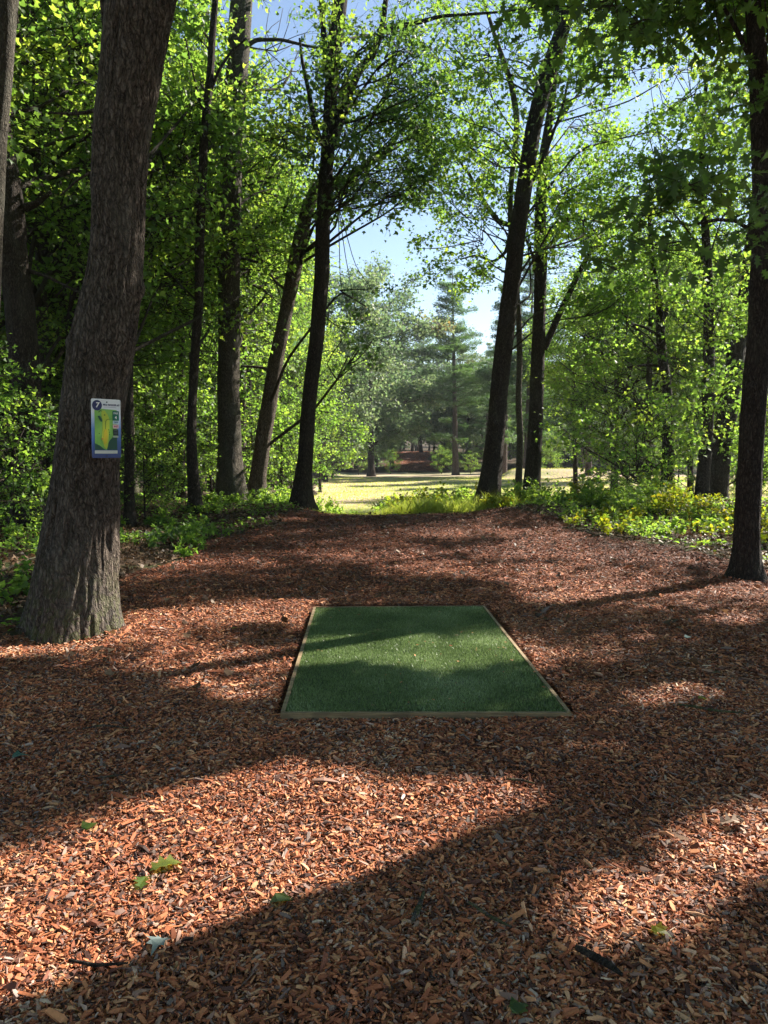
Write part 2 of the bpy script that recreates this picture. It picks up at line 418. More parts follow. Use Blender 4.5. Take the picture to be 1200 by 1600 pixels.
# ---------------------------------------------------------------- ground
MULCH = np.array([G(a, b) for a, b in [(0,985),(60,988),(170,975),(205,928),(250,885),(325,852),(400,832),(445,815),(478,804),(535,803),(600,805),(700,803),(775,800),(850,817),(920,835),(1010,850),(1130,872),(1200,893)]])
MULCH = np.concatenate([[[-14, -8], [-14, 5.2], [-5.5, 6.6]], MULCH, [[9, 8.2], [14, 7.6], [14, -8]]])
MULCH[np.abs(MULCH[:, 1] - 20) < 2.2, 1] += .6
def is_mulch(x, y):
    jx = x + (n2(x, y, .8, 3, 1) - .5) * .9; jy = y + (n2(x, y, .8, 3, 7) - .5) * .9
    far = (np.abs(x - (4.3 + (y - 120) * .02)) < 3.3 + .8 * np.sin(y * .3)) & (y > 104) & (y < 150)
    return inpoly(jx, jy, MULCH) | far
def is_grass(x, y):
    j = (n2(x, y, 3, 3, 1) - .5) * 4
    left = -1.0 - .072 * y + .3 * j
    return (y > 19.8) & (x > left) & (x + j < 7 + 1.1 * (y - 18)) & (y + j < np.where(x < 30, 101, 130)) & ~((y < 24.5) & (x > 3.6 + .2 * j))
def axis(a, b, near, far, start, grow):
    o = [start]; s = near
    while o[-1] < b: o.append(o[-1] + s); s = min(s * (1 + grow), far)
    n = [start]; s = near
    while n[-1] > a: n.append(n[-1] - s); s = min(s * (1 + grow), far)
    return np.array(sorted(set(n + o)))
gx = axis(-480, 480, .12, 40, 0, .022); gy = axis(-30, 620, .12, 40, 3, .012)
GX, GY = np.meshgrid(gx, gy); GZ = H(GX, GY)
nx, ny = len(gx), len(gy)
V = np.stack([GX, GY, GZ], -1).reshape(-1, 3)
ii, jj = np.meshgrid(np.arange(nx - 1), np.arange(ny - 1)); k = (jj * nx + ii).ravel()
FQ = np.stack([k, k + 1, k + nx + 1, k + nx], -1)
fc = V[FQ].mean(1)
# forget cells under the tee pad: the pad covers them
zm = is_mulch(fc[:, 0], fc[:, 1]); zg = is_grass(fc[:, 0], fc[:, 1]) & ~zm
def submesh(name, sel, mat, kind='structure'):
    F = FQ[sel]; u, inv = np.unique(F, return_inverse=True)
    return tag(mesh(name, V[u], [inv.reshape(-1, 4)], mat, smooth=True), kind=kind)

def groundmat(name, kind):
    m, n, l, b = newmat(name); co = coords(n)
    if kind == 'mulch':
        v = n.new('ShaderNodeTexVoronoi'); v.inputs['Scale'].default_value = 34; l.new(mapping(n, l, noise_off(n, l, co, .06), (1, 1.6, 1)), v.inputs['Vector'])
        r = ramp(n, [(0, (.016, .009, .007)), (.3, (.09, .034, .02)), (.6, (.22, .08, .04)), (.85, (.34, .13, .065)), (1, (.42, .22, .13))]); l.new(v.outputs['Color'], r.inputs[0])
        big = noise(n, l, co, 1.1, 5)
        c = mixc(n, l, math_(n, l, 'MULTIPLY', big, .5), r.outputs[0], (.05, .028, .02))
        h = math_(n, l, 'ADD', v.outputs['Color'], noise(n, l, co, 90, 4)); l.new(c, b.inputs['Base Color'])
        l.new(bump(n, l, h, 1.0, .03), b.inputs['Normal'])
    elif kind == 'forest':
        v = n.new('ShaderNodeTexVoronoi'); v.inputs['Scale'].default_value = 16; l.new(noise_off(n, l, co, .1), v.inputs['Vector'])
        r = ramp(n, [(0, (.02, .014, .01)), (.4, (.055, .034, .022)), (.75, (.10, .065, .042)), (1, (.2, .15, .11))]); l.new(v.outputs['Color'], r.inputs[0])
        g = ramp(n, [(.5, (0, 0, 0)), (.62, (1, 1, 1))]); l.new(noise(n, l, co, .8, 6, .65), g.inputs[0])
        c = mixc(n, l, math_(n, l, 'MULTIPLY', g.outputs[0], .75), r.outputs[0], (.045, .07, .018))
        l.new(c, b.inputs['Base Color']); l.new(bump(n, l, math_(n, l, 'ADD', v.outputs['Color'], noise(n, l, co, 40, 4)), 1.0, .05), b.inputs['Normal'])
    else:
        a = noise(n, l, mapping(n, l, co, (.09, .05, 1)), 1.0, 5, .6); d = noise(n, l, mapping(n, l, co, (6, 3, 1)), 1.0, 6, .7)
        f = math_(n, l, 'ADD', math_(n, l, 'MULTIPLY', a, .75), math_(n, l, 'MULTIPLY', d, .25))
        r = ramp(n, [(.36, (.17, .20, .08)), (.44, (.29, .27, .15)), (.50, (.40, .32, .21)), (.60, (.48, .34, .27)), (.7, (.27, .25, .13))]); l.new(f, r.inputs[0])
        l.new(r.outputs[0], b.inputs['Base Color']); l.new(bump(n, l, d, .8, .12), b.inputs['Normal'])
    b.inputs['Roughness'].default_value = .95; b.inputs['Specular IOR Level'].default_value = .15
    return m
def noise_off(n, l, co, amt):
    off = n.new('ShaderNodeVectorMath'); off.operation = 'MULTIPLY_ADD'; off.inputs[1].default_value = (amt,) * 3
    l.new(noise(n, l, co, 9, 3, out=1), off.inputs[0]); l.new(co, off.inputs[2]); return off.outputs[0]
submesh('mulch_path', zm, groundmat('mulch_bed', 'mulch'))
submesh('fairway', zg, groundmat('mown_grass', 'grass'))
submesh('ground', ~zm & ~zg, groundmat('forest_floor', 'forest'))

# wood chips: one bent, thick splinter each
def chipmat():
    m, n, l, b = newmat('wood_chip')
    r = ramp(n, [(0, (.03, .018, .014)), (.12, (.075, .033, .024)), (.26, (.18, .062, .034)), (.42, (.36, .115, .052)), (.58, (.5, .18, .08)), (.72, (.62, .27, .12)), (.86, (.70, .40, .22)), (.95, (.50, .38, .33)), (1, (.74, .55, .38))])
    l.new(attrn(n, 'rnd'), r.inputs[0])
    st = noise(n, l, coords(n), 140, 3, .6)
    c = mixc(n, l, 1.0, r.outputs[0], mixc(n, l, st, (.6, .56, .54), (1.25, 1.22, 1.2)), 'MULTIPLY')
    gr = math_(n, l, 'MULTIPLY', math_(n, l, 'GREATER_THAN', attrn(n, 'tone'), .84), .65)
    c = mixc(n, l, gr, c, (.24, .19, .165))
    l.new(c, b.inputs['Base Color']); b.inputs['Roughness'].default_value = .72; b.inputs['Specular IOR Level'].default_value = .3
    return m
M_CHIP = chipmat()
def onpad(x, y, e=0.03):
    q = np.array([PADC[0] + [-e, -e], PADC[1] + [e, -e], PADC[2] + [e, e], PADC[3] + [-e, e]])
    return inpoly(x, y, q)
def scatter(y0, y1, dens, wx):
    """points in a wedge of the view"""
    ar = (y1 - y0) * 2 * wx(y1); N = int(ar * dens)
    y = y0 + (y1 - y0) * rng.random(N); x = (rng.random(N) * 2 - 1) * wx(y1)
    k = np.abs(x) < wx(y); return x[k], y[k]
def chips(bag, x, y, scale=1.0, full=True, lay=.03):
    k = ~onpad(x, y) & is_mulch(x, y); x, y = x[k], y[k]; N = len(x)
    L = np.clip(np.exp(rng.normal(-3.93, .52, N)), .008, .09) * scale; W = L * np.clip(rng.normal(.34, .15, N), .10, .8); W = np.minimum(W, .014 * scale)
    T = np.clip(rng.normal(.0035, .0015, N), .0015, .007) * scale
    th = rng.random(N) * np.pi * 2
    lv = rng.random(N)
    dz = H(x, y) + .002 + lay * lv + (n2(x, y, .25, 2) - .5) * .03
    tilt = rng.normal(0, .30, N); roll = rng.normal(0, .45, N)
    d = np.stack([np.cos(th) * np.cos(tilt), np.sin(th) * np.cos(tilt), np.sin(tilt)], -1)
    s0 = np.stack([-np.sin(th), np.cos(th), 0 * th], -1); up = np.cross(d, s0)
    s = s0 * np.cos(roll)[:, None] + up * np.sin(roll)[:, None]; u = np.cross(d, s)
    C = np.stack([x, y, dz], -1)
    t1 = (.3 + .7 * rng.random(N)); t2 = (.3 + .7 * rng.random(N)); sk = rng.normal(0, .25, N); bend = rng.normal(0, .08, N)
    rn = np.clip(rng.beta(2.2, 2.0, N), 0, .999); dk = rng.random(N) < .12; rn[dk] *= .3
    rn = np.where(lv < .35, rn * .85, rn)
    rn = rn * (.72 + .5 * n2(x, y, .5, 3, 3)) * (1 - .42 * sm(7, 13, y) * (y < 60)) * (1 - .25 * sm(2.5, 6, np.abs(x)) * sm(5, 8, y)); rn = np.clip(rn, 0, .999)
    def pt(a, b_, c): # a along, b across, c up, arrays
        return C + (a * L / 2)[:, None] * d + (b_ * W / 2)[:, None] * s + (c * T + bend * L * (1 - a * a))[:, None] * u
    o = np.ones(N)
    if full:
        vv = [pt(-o, -t1, -.5 * o), pt(-o + .25 * sk, t1, -.5 * o), pt(o, t2, -.5 * o), pt(o - .35 * sk, -t2, -.5 * o), pt(-o * .97, -t1 * .9, .5 * o), pt(-o * .95 + .25 * sk, t1 * .9, .5 * o), pt(o * .96, t2 * .9, .5 * o), pt(o * .95 - .35 * sk, -t2 * .9, .5 * o), pt(.1 * o, -o, .5 * o), pt(.1 * o, o, .5 * o)]
        f = np.array([[4, 8, 9, 5], [8, 7, 6, 9]]); f4 = np.array([[0, 1, 5, 4], [2, 3, 7, 6]]); f5 = np.array([[1, 2, 6, 9, 5], [3, 0, 4, 8, 7]])
        VV = np.stack(vv, 1); b0 = np.arange(N)[:, None, None] * 10
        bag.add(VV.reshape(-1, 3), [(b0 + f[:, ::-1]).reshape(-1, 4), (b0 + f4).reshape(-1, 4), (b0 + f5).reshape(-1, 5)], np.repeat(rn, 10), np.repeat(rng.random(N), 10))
    else:
        VV = np.stack([pt(-o, -t1, o * 0), pt(o, -t2, o * 0), pt(o + .3 * sk, t2, o * 0), pt(-o, t1, o * 0)], 1)
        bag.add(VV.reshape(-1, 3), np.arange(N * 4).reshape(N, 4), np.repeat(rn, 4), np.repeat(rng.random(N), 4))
b = Bag()
wx = lambda y: 1.0 + .56 * y
for (y0, y1, dn, sc, full) in [(1.2, 3.2, 24000, 1.0, True), (1.2, 3.6, 16000, .55, False), (3.2, 5.2, 17000, 1.0, True), (5.2, 8.5, 9000, 1.05, False), (8.5, 13, 2600, 1.3, False), (13, 21.5, 900, 1.7, False)]:
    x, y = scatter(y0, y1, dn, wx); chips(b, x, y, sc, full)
x, y = scatter(1.2, 6.5, 420, wx); chips(b, x, y, 1.5, True, .034)     # longer splinters on top
x, y = scatter(6.5, 14, 90, wx); chips(b, x, y, 2.0, True, .034)
n_ = 14000; x, y = .3 + 8.5 * rng.random(n_), 104 + 38 * rng.random(n_); chips(b, x, y, 6.0, False, .04)
tag(b.build('wood_chips', M_CHIP), 'orange red and brown wood chips spread loose over the whole path', 'wood chips', kind='stuff')

# ---------------------------------------------------------------- tee pad
def simple(name, col, rough=.7, spec=.3):
    m, n, l, b = newmat(name); b.inputs['Base Color'].default_value = (*col, 1); b.inputs['Roughness'].default_value = rough; b.inputs['Specular IOR Level'].default_value = spec
    return m
def turfmat():
    m, n, l, b = newmat('turf_fibre'); t = math_(n, l, 'ADD', attrn(n, 'tone'), math_(n, l, 'MULTIPLY', attrn(n, 'rnd'), .5))
    r = ramp(n, [(.2, (.034, .052, .016)), (.5, (.105, .17, .05)), (.8, (.29, .39, .15)), (1, (.54, .62, .38))]); l.new(t, r.inputs[0])
    l.new(r.outputs[0], b.inputs['Base Color']); b.inputs['Roughness'].default_value = .36; b.inputs['Specular IOR Level'].default_value = .45
    tr = n.new('ShaderNodeBsdfTranslucent'); l.new(r.outputs[0], tr.inputs['Color']); mx = n.new('ShaderNodeMixShader'); mx.inputs[0].default_value = .35
    l.new(b.outputs[0], mx.inputs[1]); l.new(tr.outputs[0], mx.inputs[2]); l.new(mx.outputs[0], n['Material Output'].inputs['Surface'])
    return m
def woodmat():
    m, n, l, b = newmat('pine_board'); co = coords(n)
    g = noise(n, l, mapping(n, l, co, (3, 60, 60)), 1, 4); r = ramp(n, [(.3, (.13, .085, .045)), (.6, (.30, .21, .11)), (.8, (.42, .32, .19))]); l.new(g, r.inputs[0])
    dirt = ramp(n, [(.45, (0, 0, 0)), (.65, (1, 1, 1))]); l.new(noise(n, l, co, 9, 5), dirt.inputs[0])
    l.new(mixc(n, l, math_(n, l, 'MULTIPLY', dirt.outputs[0], .5), r.outputs[0], (.10, .07, .04)), b.inputs['Base Color']); b.inputs['Roughness'].default_value = .8
    l.new(bump(n, l, g, .3, .004), b.inputs['Normal']); return m
ZP = .055
c4 = [G(a, b_, ZP) for a, b_ in [(438, 1114), (894, 1114), (757, 946), (490, 948)]]
pc = np.mean(c4, 0)
pad = empty('tee_pad', (pc[0], pc[1], 0), 'green artificial turf tee pad in a thin wooden frame on the mulch', 'tee pad')
M_TURF, M_WOOD = turfmat(), woodmat()
q = np.array(c4); BW = .024
def shrink(q, e):
    c = q.mean(0); out = []
    for i in range(4):
        a = nz(q[i] - q[i - 1]); d = nz(q[i] - q[(i + 1) % 4])
        out.append(q[i] - (a + d) * e)
    return np.array(out)
qi = shrink(q, BW)
b = Bag(); v = np.concatenate([np.c_[qi, np.full(4, -.02)], np.c_[qi, np.full(4, ZP - .012)]])
b.add(v, np.array([[4, 5, 6, 7], [0, 1, 5, 4], [1, 2, 6, 5], [2, 3, 7, 6], [3, 0, 4, 7]]), .1, .1)
N = 150000; s, t = rng.random(N), rng.random(N)
pt = (qi[0] * ((1 - s) * (1 - t))[:, None] + qi[1] * (s * (1 - t))[:, None] + qi[2] * (s * t)[:, None] + qi[3] * ((1 - s) * t)[:, None])
C = np.c_[pt, np.full(N, ZP - .013)]; hgt = .013 + .012 * rng.random(N)
ln = nz(np.c_[rng.normal(0, .5, (N, 2)), np.ones(N)]) * hgt[:, None]; th = rng.random(N) * 6.28; wv = np.stack([np.cos(th), np.sin(th), 0 * th], -1) * .0022
VV = np.stack([C - wv, C + wv, C + ln], 1)
tn = .12 + .5 * n2(pt[:, 0], pt[:, 1], .45, 4) + .12 * np.exp(-(((pt[:, 0] - pc[0]) / .45) ** 2 + ((pt[:, 1] - pc[1] + .7) / .5) ** 2))
b.add(VV.reshape(-1, 3), np.arange(3 * N).reshape(N, 3), np.repeat(rng.random(N), 3), np.repeat(tn, 3))
o = b.build('turf_carpet', M_TURF, pad, (pc[0], pc[1], 0))
for i in range(4):
    a, d = q[i], q[(i + 1) % 4]; ai, di = qi[i], qi[(i + 1) % 4]
    b = Bag()
    if i in (1, 3):   # side boards butt against the front and rear boards
        a = a + (ai - a) * 0; e = nz(d - a) * BW; a, d, ai, di = a + e, d - e, ai + e * .02, di - e * .02
    n_ = 24; T = np.linspace(0, 1, n_); wob = (rng.random(n_) - .5) * .004
    o_ = a + (d - a) * T[:, None]; i_ = ai + (di - ai) * T[:, None]
    v = np.stack([np.c_[o_, np.full(n_, -.03)], np.c_[o_, ZP + wob * .5], np.c_[i_, ZP + wob * .5 + .001], np.c_[i_, np.full(n_, -.03)]], 1).reshape(-1, 3)
    k = np.arange(n_ - 1)[:, None] * 4
    F = np.concatenate([k + np.array([[0, 4, 5, 1]]), k + np.array([[1, 5, 6, 2]]), k + np.array([[2, 6, 7, 3]])])
    b.add(v, [F, np.array([[0, 1, 2, 3], [4 * n_ - 4, 4 * n_ - 1, 4 * n_ - 2, 4 * n_ - 3]])])
    b.build('frame_board', M_WOOD, pad, (pc[0], pc[1], 0))

# chips and needles kicked onto the pad
b = Bag(); xs, ys = [], []
N = 90; s, t = rng.random(N) ** .8, rng.random(N); pt = (qi[0] * ((1 - s) * (1 - t))[:, None] + qi[1] * (s * (1 - t))[:, None] + qi[2] * (s * t)[:, None] + qi[3] * ((1 - s) * t)[:, None])
th = rng.random(N) * 6.28; d = np.c_[np.cos(th), np.sin(th), rng.normal(0, .1, N)]; L = .008 + .02 * rng.random(N); C = np.c_[pt, np.full(N, ZP + .009)]; e = np.c_[-np.sin(th), np.cos(th), rng.normal(0, .2, N)] * (L * .2)[:, None]; f = d * (L / 2)[:, None]
b.add(np.stack([C - f - e, C + f - e * .6, C + f + e, C - f + e * .7], 1).reshape(-1, 3), np.arange(4 * N).reshape(N, 4), np.repeat(.3 + .6 * rng.random(N), 4))
tag(b.build('chip_debris', M_CHIP), 'few small wood chips kicked onto the green turf', 'chips', kind='stuff')
# ---------------------------------------------------------------- trees
TREES = {}
def trunk_path(pts, Y, base_px=None, top=None):
    """pts: (px, py, width px[, dY]) from base upward"""
    W, Rr = [], []
    for p in pts:
        yy = Y + (p[3] if len(p) > 3 else 0)
        c = P(p[0], p[1], yy); W.append(c); Rr.append(p[2] / 2 / FPX * (c[1] * math.cos(TH) + (CAMH - c[2]) * math.sin(TH)))
    if top:
        for (dx, dy, z, r) in top:
            W.append(np.array([W[-1][0] + dx, W[-1][1] + dy, z])); Rr.append(r)
    return np.array(W), np.array(Rr)
def path_at(path, z):
    i = int(np.clip(np.searchsorted(path[:, 2], z), 1, len(path) - 1)); a, b = path[i - 1], path[i]
    t = (z - a[2]) / max(b[2] - a[2], 1e-6); return a + (b - a) * np.clip(t, 0, 1)
def limbs_to(bag, path, cl, r0=.05, grp=6, rise=.45, zmin=-9.0):
    """primary limbs from the trunk to groups of clumps, secondary limbs to each"""
    if not len(cl): return {}
    cl = np.asarray(cl, float); left = list(range(len(cl))); att = {}
    while left:
        i = left[0]; d = np.linalg.norm(cl[left] - cl[i], axis=1); g = [left[j] for j in np.argsort(d)[:grp]]
        left = [j for j in left if j not in g]
        c = cl[g].mean(0); hd = None
        zz = c[2]; a = path_at(path, zz); hd = np.hypot(*(c - a)[:2])
        a = path_at(path, max(zmin, path[0, 2] + .25 * (c[2] - path[0, 2]), c[2] - rise * hd - .3))
        rr = r0 * (.5 + .12 * hd)
        best = None
        for _ in range(8):
            m1 = a + (c - a) * .35 + np.array([0, 0, .06 * hd]) + rng.normal(size=3) * .085 * hd; m2 = a + (c - a) * .7 + np.array([0, 0, .07 * hd]) + rng.normal(size=3) * .10 * hd
            T_ = np.linspace(0, 1, 16)[:, None]; L_ = np.concatenate([a + (m1 - a) * T_, m1 + (m2 - m1) * T_, m2 + (c - m2) * T_]); g_ = shadow(L_)
            sc = strongmask(g_[:, 0], g_[:, 1]).sum()
            if best is None or sc < best[0] - .01: best = (sc, m1, m2)
            if sc < .5: break
        sc, m1, m2 = best
        if sc > 2: rr = rr * .3
        V, F = tube([a, m1, m2, c], [rr, rr * .75, rr * .5, rr * .32], 6, .4); bag.add(V, F, .5, .5, 0, True)
        for j in g:
            s = m2 if rng.random() < .5 else m1 * .3 + m2 * .7
            for _ in range(6):
                mm = (s + cl[j]) / 2 + rng.normal(size=3) * .10 * np.linalg.norm(cl[j] - s)
                g_ = shadow(np.concatenate([s + (mm - s) * T_, mm + (cl[j] - mm) * T_])); bad = strongmask(g_[:, 0], g_[:, 1]).sum()
                if bad < .5: break
            if bad > 3: continue
            V, F = tube([s, mm, cl[j]], [rr * .42, rr * .28, .008], 5, .4); bag.add(V, F, .5, .5, 0, True); att[j] = s
    return att
def boxclumps(boxes):
    """(px0, py0, px1, py1, Y0, Y1, n, R) seen regions -> centres"""
    C = []
    for (x0, y0, x1, y1, a, b_, n, r) in boxes:
        for _ in range(n):
            C.append((P(x0 + (x1 - x0) * rng.random(), y0 + (y1 - y0) * rng.random(), a + (b_ - a) * rng.random()), r * (.8 + .4 * rng.random())))
    return C
def worldclumps(boxes):
    C = []
    for (x0, x1, y0, y1, z0, z1, n, r) in boxes:
        for _ in range(n):
            C.append((np.array([x0 + (x1 - x0) * rng.random(), y0 + (y1 - y0) * rng.random(), z0 + (z1 - z0) * rng.random()]), r * (.8 + .4 * rng.random())))
    return C
def make_tree(name, label, cat, pts, Y, bark, leaf=None, boxes=(), wboxes=(), top=None, dens=75, lsize=.11, kind='lobe', tone=.45, branches=(), ns=24, step=.15,
              group=None, flare=.45, rough=.05, seed=0, keep=1.0, limb_r=.05, knots=(), lmin=-9.0, freq=9, tonef=None, sink=.3, lobes=5, fh=.5, extra=None, twigr=.006):
    path, rad = trunk_path(pts, Y, top=top)
    gz = float(H(path[0, 0], path[0, 1]))
    base = np.array([path[0, 0], path[0, 1], gz])
    if path[0, 2] > gz - .02:   # carry the trunk down into the ground
        d = nz(path[0] - path[1]); d = d / abs(d[2]); low = path[0] + d * (path[0, 2] - gz + sink) * np.array([.6, .6, 1])
        path = np.concatenate([[low], path]); rad = np.concatenate([[rad[0] * 1.05], rad])
    t = empty(name, tuple(base), label, cat, group)
    V, F = tube(path, rad, ns, step, disp=bark_disp(gz, flare, lobes, rough, seed, freq=freq, fh=fh, knots=knots))
    b = Bag(); b.add(V, F, .5, .5, 0, True); b.build('trunk', bark, t, base)
    for br in branches:
        bp, brr = trunk_path(br, Y); b = Bag()
        V, F = tube(bp, brr, max(8, ns // 3), step, disp=bark_disp(-99, 0, 5, rough, seed + 3)); b.add(V, F, .5, .5, 0, True); b.build('branch', bark, t, base)
    Cw = worldclumps(wboxes)
    if Cw:
        g = shadow(np.array([c for c, r in Cw])); wk = weakmask(g[:, 0], g[:, 1]); Cw = [q for q, v in zip(Cw, wk) if rng.random() > v * .85]
    C = boxclumps(boxes) + Cw
    if keep > 0 and C:
        g = shadow(np.array([c for c, r in C])); sm_ = strongmask(g[:, 0], g[:, 1]); C = [q for q, v in zip(C, sm_) if v < .6]
    if C and leaf:
        b = Bag(); cc = np.array([c for c, r in C]); att = limbs_to(b, path, cc, limb_r, zmin=lmin)
        for i, (c, r) in enumerate(C):
            nl = int(dens * r * r * (.7 + .6 * rng.random()))
            tt = tone + (tonef(c) if tonef else 0)
            clump(b, c, r, lsize, nl, kind, tt, att.get(i), keep=keep, twigr=twigr)
        if extra: extra(b)
        b.build('crown', [B_TWIG, leaf], t, base)
    return t, path
# the big trunk with the sign, left
T1, T1path = make_tree('oak_tree', 'thick rough barked tree trunk leaning right with the hole sign on it', 'tree',
    [(113,990,122),(116,940,116),(122,875,111),(130,800,99),(136,726,90),(144,640,87),(157,557,93),(166,500,90),(177,445,80),(183,388,77),(186,300,76),(189,215,79),(202,130,84),(220,0,97)], 6.85, B_OAK, M_OAK,
    top=[(.5,.2,7.5,.26),(.5,.3,10,.2),(.3,.3,13,.12)],
    wboxes=[(-10,7,-8,13,11,15,300,1.3)], dens=192, lsize=.14, kind='lobe', tone=.4, ns=224, step=.022, rough=.085, freq=15, flare=.32, seed=1, fh=.32, lobes=4, limb_r=.03, lmin=6.2,  # high crown spread wide out of view to deepen the shade below
    branches=[[(170,95,9),(165,50,8),(160,0,8)],[(152,178,8),(148,172,6),(135,176,5),(110,178,4),(75,176,2)],[(140,270,4),(120,282,3),(95,305,2)]],
    knots=[(3.05, 0.05, .07, .04), (2.5, 3.1, .08, .05), (3.9, 3.0, .12, .03)])
make_tree('maple_tree', 'slim grey trunk cut by the left edge of the picture', 'tree', [(-60,960,36),(-34,700,31),(-16,500,28),(-8,320,26),(-3,200,27),(7,60,31),(11,0,31)], 8.6, B_MAPLE, M_MAPLE, top=[(.3,.3,9,.08),(.2,.3,12,.04)],
    boxes=[(-160,-40,60,330,10.5,14,8,.5)], wboxes=[(-7,-2,7,13,8,12,40,.9)], dens=240, kind='maple', lsize=.10, tone=.5, ns=40, step=.06, seed=2)
make_tree('oak_tree', 'dark rugged trunk behind the slim edge trunk, furthest left', 'tree', [(48,800,46),(42,640,44),(38,560,42),(30,470,42),(20,400,40),(17,340,40),(12,280,36),(0,200,30)], 15, B_DARK, M_MAPLE, top=[(-.5,.3,12,.15),(-.2,.3,16,.08)],
    boxes=[(-60,100,300,620,16.5,23,52,.85)], wboxes=[(-14,-6,16,24,10,16,60,1.2)], dens=168, kind='lobe', lsize=.12, tone=.5, ns=32, step=.1, seed=3, rough=.08, limb_r=.05,
    branches=[[(38,325,14),(58,318,9),(80,300,5)],[(30,420,8),(70,430,5),(130,460,3),(190,500,2)]])
make_tree('maple_tree', 'thin straight pole trunk directly right of the signed trunk', 'tree', [(202,800,14),(202,700,14),(201,600,14),(201,500,13),(206,380,12),(214,200,10),(220,60,8)], 16, B_DARK, M_BRIGHT, top=[(.1,.3,13,.04)],
    boxes=[(215,60,330,520,19,24,40,.8)], dens=168, lsize=.11, tone=.6, ns=20, step=.1, seed=4, limb_r=.035)
make_tree('maple_tree', 'thin crooked dark trunk left of the tall grey trunk', 'tree', [(307,808,19),(303,760,16),(299,700,15),(300,640,13),(304,560,13),(311,470,13),(312,380,13),(315,300,13),(320,200,12),(328,120,11),(332,50,10),(337,0,9)], 18, B_DARK, M_MAPLE, top=[(.2,.2,15,.04)],
    boxes=[(250,0,360,380,18.3,22,40,.8),(240,380,345,600,18.5,23,22,.7)], dens=160, lsize=.11, tone=.45, ns=24, step=.08, seed=5, limb_r=.035, rough=.1,
    branches=[[(330,140,6),(342,110,5),(358,85,4),(385,60,3)],[(321,180,5),(310,150,4),(298,100,3),(290,60,2)]])
make_tree('oak_tree', 'tall straight grey barked trunk, thickest of the middle left group', 'tree', [(362,782,44),(360,730,38),(358,680,34),(357,600,33),(358,500,32),(359,400,31),(361,250,32),(367,150,33),(373,70,33),(377,0,32)], 22, B_MAPLE, M_OAK, top=[(.1,.2,15,.3),(.1,.2,20,.15),(0,0,24,.06)],
    boxes=[(345,0,490,330,22.4,26,42,.72),(380,380,480,560,24,27,16,.7)], dens=136, lsize=.12, kind='lobe', tone=.4, ns=48, step=.07, seed=6, flare=.4,
    branches=[[(375,80,8),(400,62,6),(440,62,5),(480,72,4),(520,78,3)],[(376,200,7),(400,215,5),(440,228,4),(485,248,3)],[(375,95,7),(352,60,5),(335,20,4)],[(352,165,8),(345,130,6),(340,90,4)]])
make_tree('oak_tree', 'leaning trunk crossing behind the dark trunk with a forked limb to the right', 'tree', [(400,775,28),(404,740,24),(414,670,24),(424,610,23),(434,550,22),(446,490,20),(460,420,22),(468,380,22),(482,320,19),(497,285,17),(520,292,13),(545,278,11),(575,255,10),(600,242,9),(622,210,7)], 23.5, B_OAK, M_OAK,
    boxes=[(525,150,690,345,20,27,81,.75),(520,440,600,580,19,21,12,.45)], dens=105, lsize=.12, kind='lobe', tone=.4, ns=32, step=.08, seed=7, lobes=4, keep=.3,
    branches=[[(430,585,8),(412,575,5),(395,573,4),(378,572,3)],[(449,455,5),(430,440,4),(405,400,3),(390,365,2)],[(500,285,12),(512,240,11),(528,180,9),(545,120,7)]])
make_tree('oak_tree', 'dark trunk at the left shoulder of the path, forking high up', 'tree', [(470,797,32),(471,770,27),(477,715,22),(481,650,22),(486,600,22),(496,520,22),(503,430,22),(504,350,22),(511,250,21),(515,200,20),(518,130,19),(524,60,22),(532,0,22)], 21, B_DARK, M_OAK, top=[(.3,.2,16,.15),(.3,.2,20,.08)],
    boxes=[(480,0,700,150,18,24,59,.75),(430,60,520,330,19,23,35,.7),(520,90,680,330,19,23,59,.75)], dens=105, lsize=.12, kind='lobe', tone=.42, ns=40, step=.07, seed=8, tonef=lambda c: .42 if (-.075 < c[0] / c[1] < .0 and c[2] / c[1] > .50) else 0, flare=.5, keep=.5,  # sunlit clump high in this crown painted as yellower leaf tone
    branches=[[(503,225,9),(490,190,8),(484,150,7),(472,95,5),(468,60,3)],[(520,230,14),(538,165,13),(560,110,13),(580,90,12),(596,50,10),(603,0,8)],[(590,50,9),(620,42,8),(650,36,7),(690,25,5),(740,22,4),(790,18,3),(860,8,2)],[(510,120,9),(506,60,9),(502,0,8)]])
make_tree('maple_tree', 'dark trunk leaning right at the right shoulder of the path', 'tree', [(760,797,38),(764,770,32),(769,730,29),(775,670,28),(781,600,27),(790,520,26),(800,440,25),(808,370,25),(819,290,24),(833,200,24),(848,140,25),(862,100,25),(875,60,24),(882,35,22),(898,0,14)], 22, B_DARK, M_MAPLE, top=[(.6,.1,16.5,.09),(.5,.1,19,.05)],
    boxes=[(650,330,800,450,22,26,19,.7),(640,-20,1000,330,20,27,170,.8),(860,300,1040,480,21,28,40,.8)], wboxes=[(3,14,16,26,13,18,34,1.4)], dens=128, lsize=.115, kind='lobe', tone=.5, ns=40, step=.07, seed=9, flare=.45, limb_r=.03, keep=.3,
    branches=[[(876,55,16),(872,20,15),(870,-30,12)],[(832,282,7),(842,262,6),(858,225,5),(880,165,4),(895,90,3)],[(838,128,5),(815,122,4),(792,115,3)]])
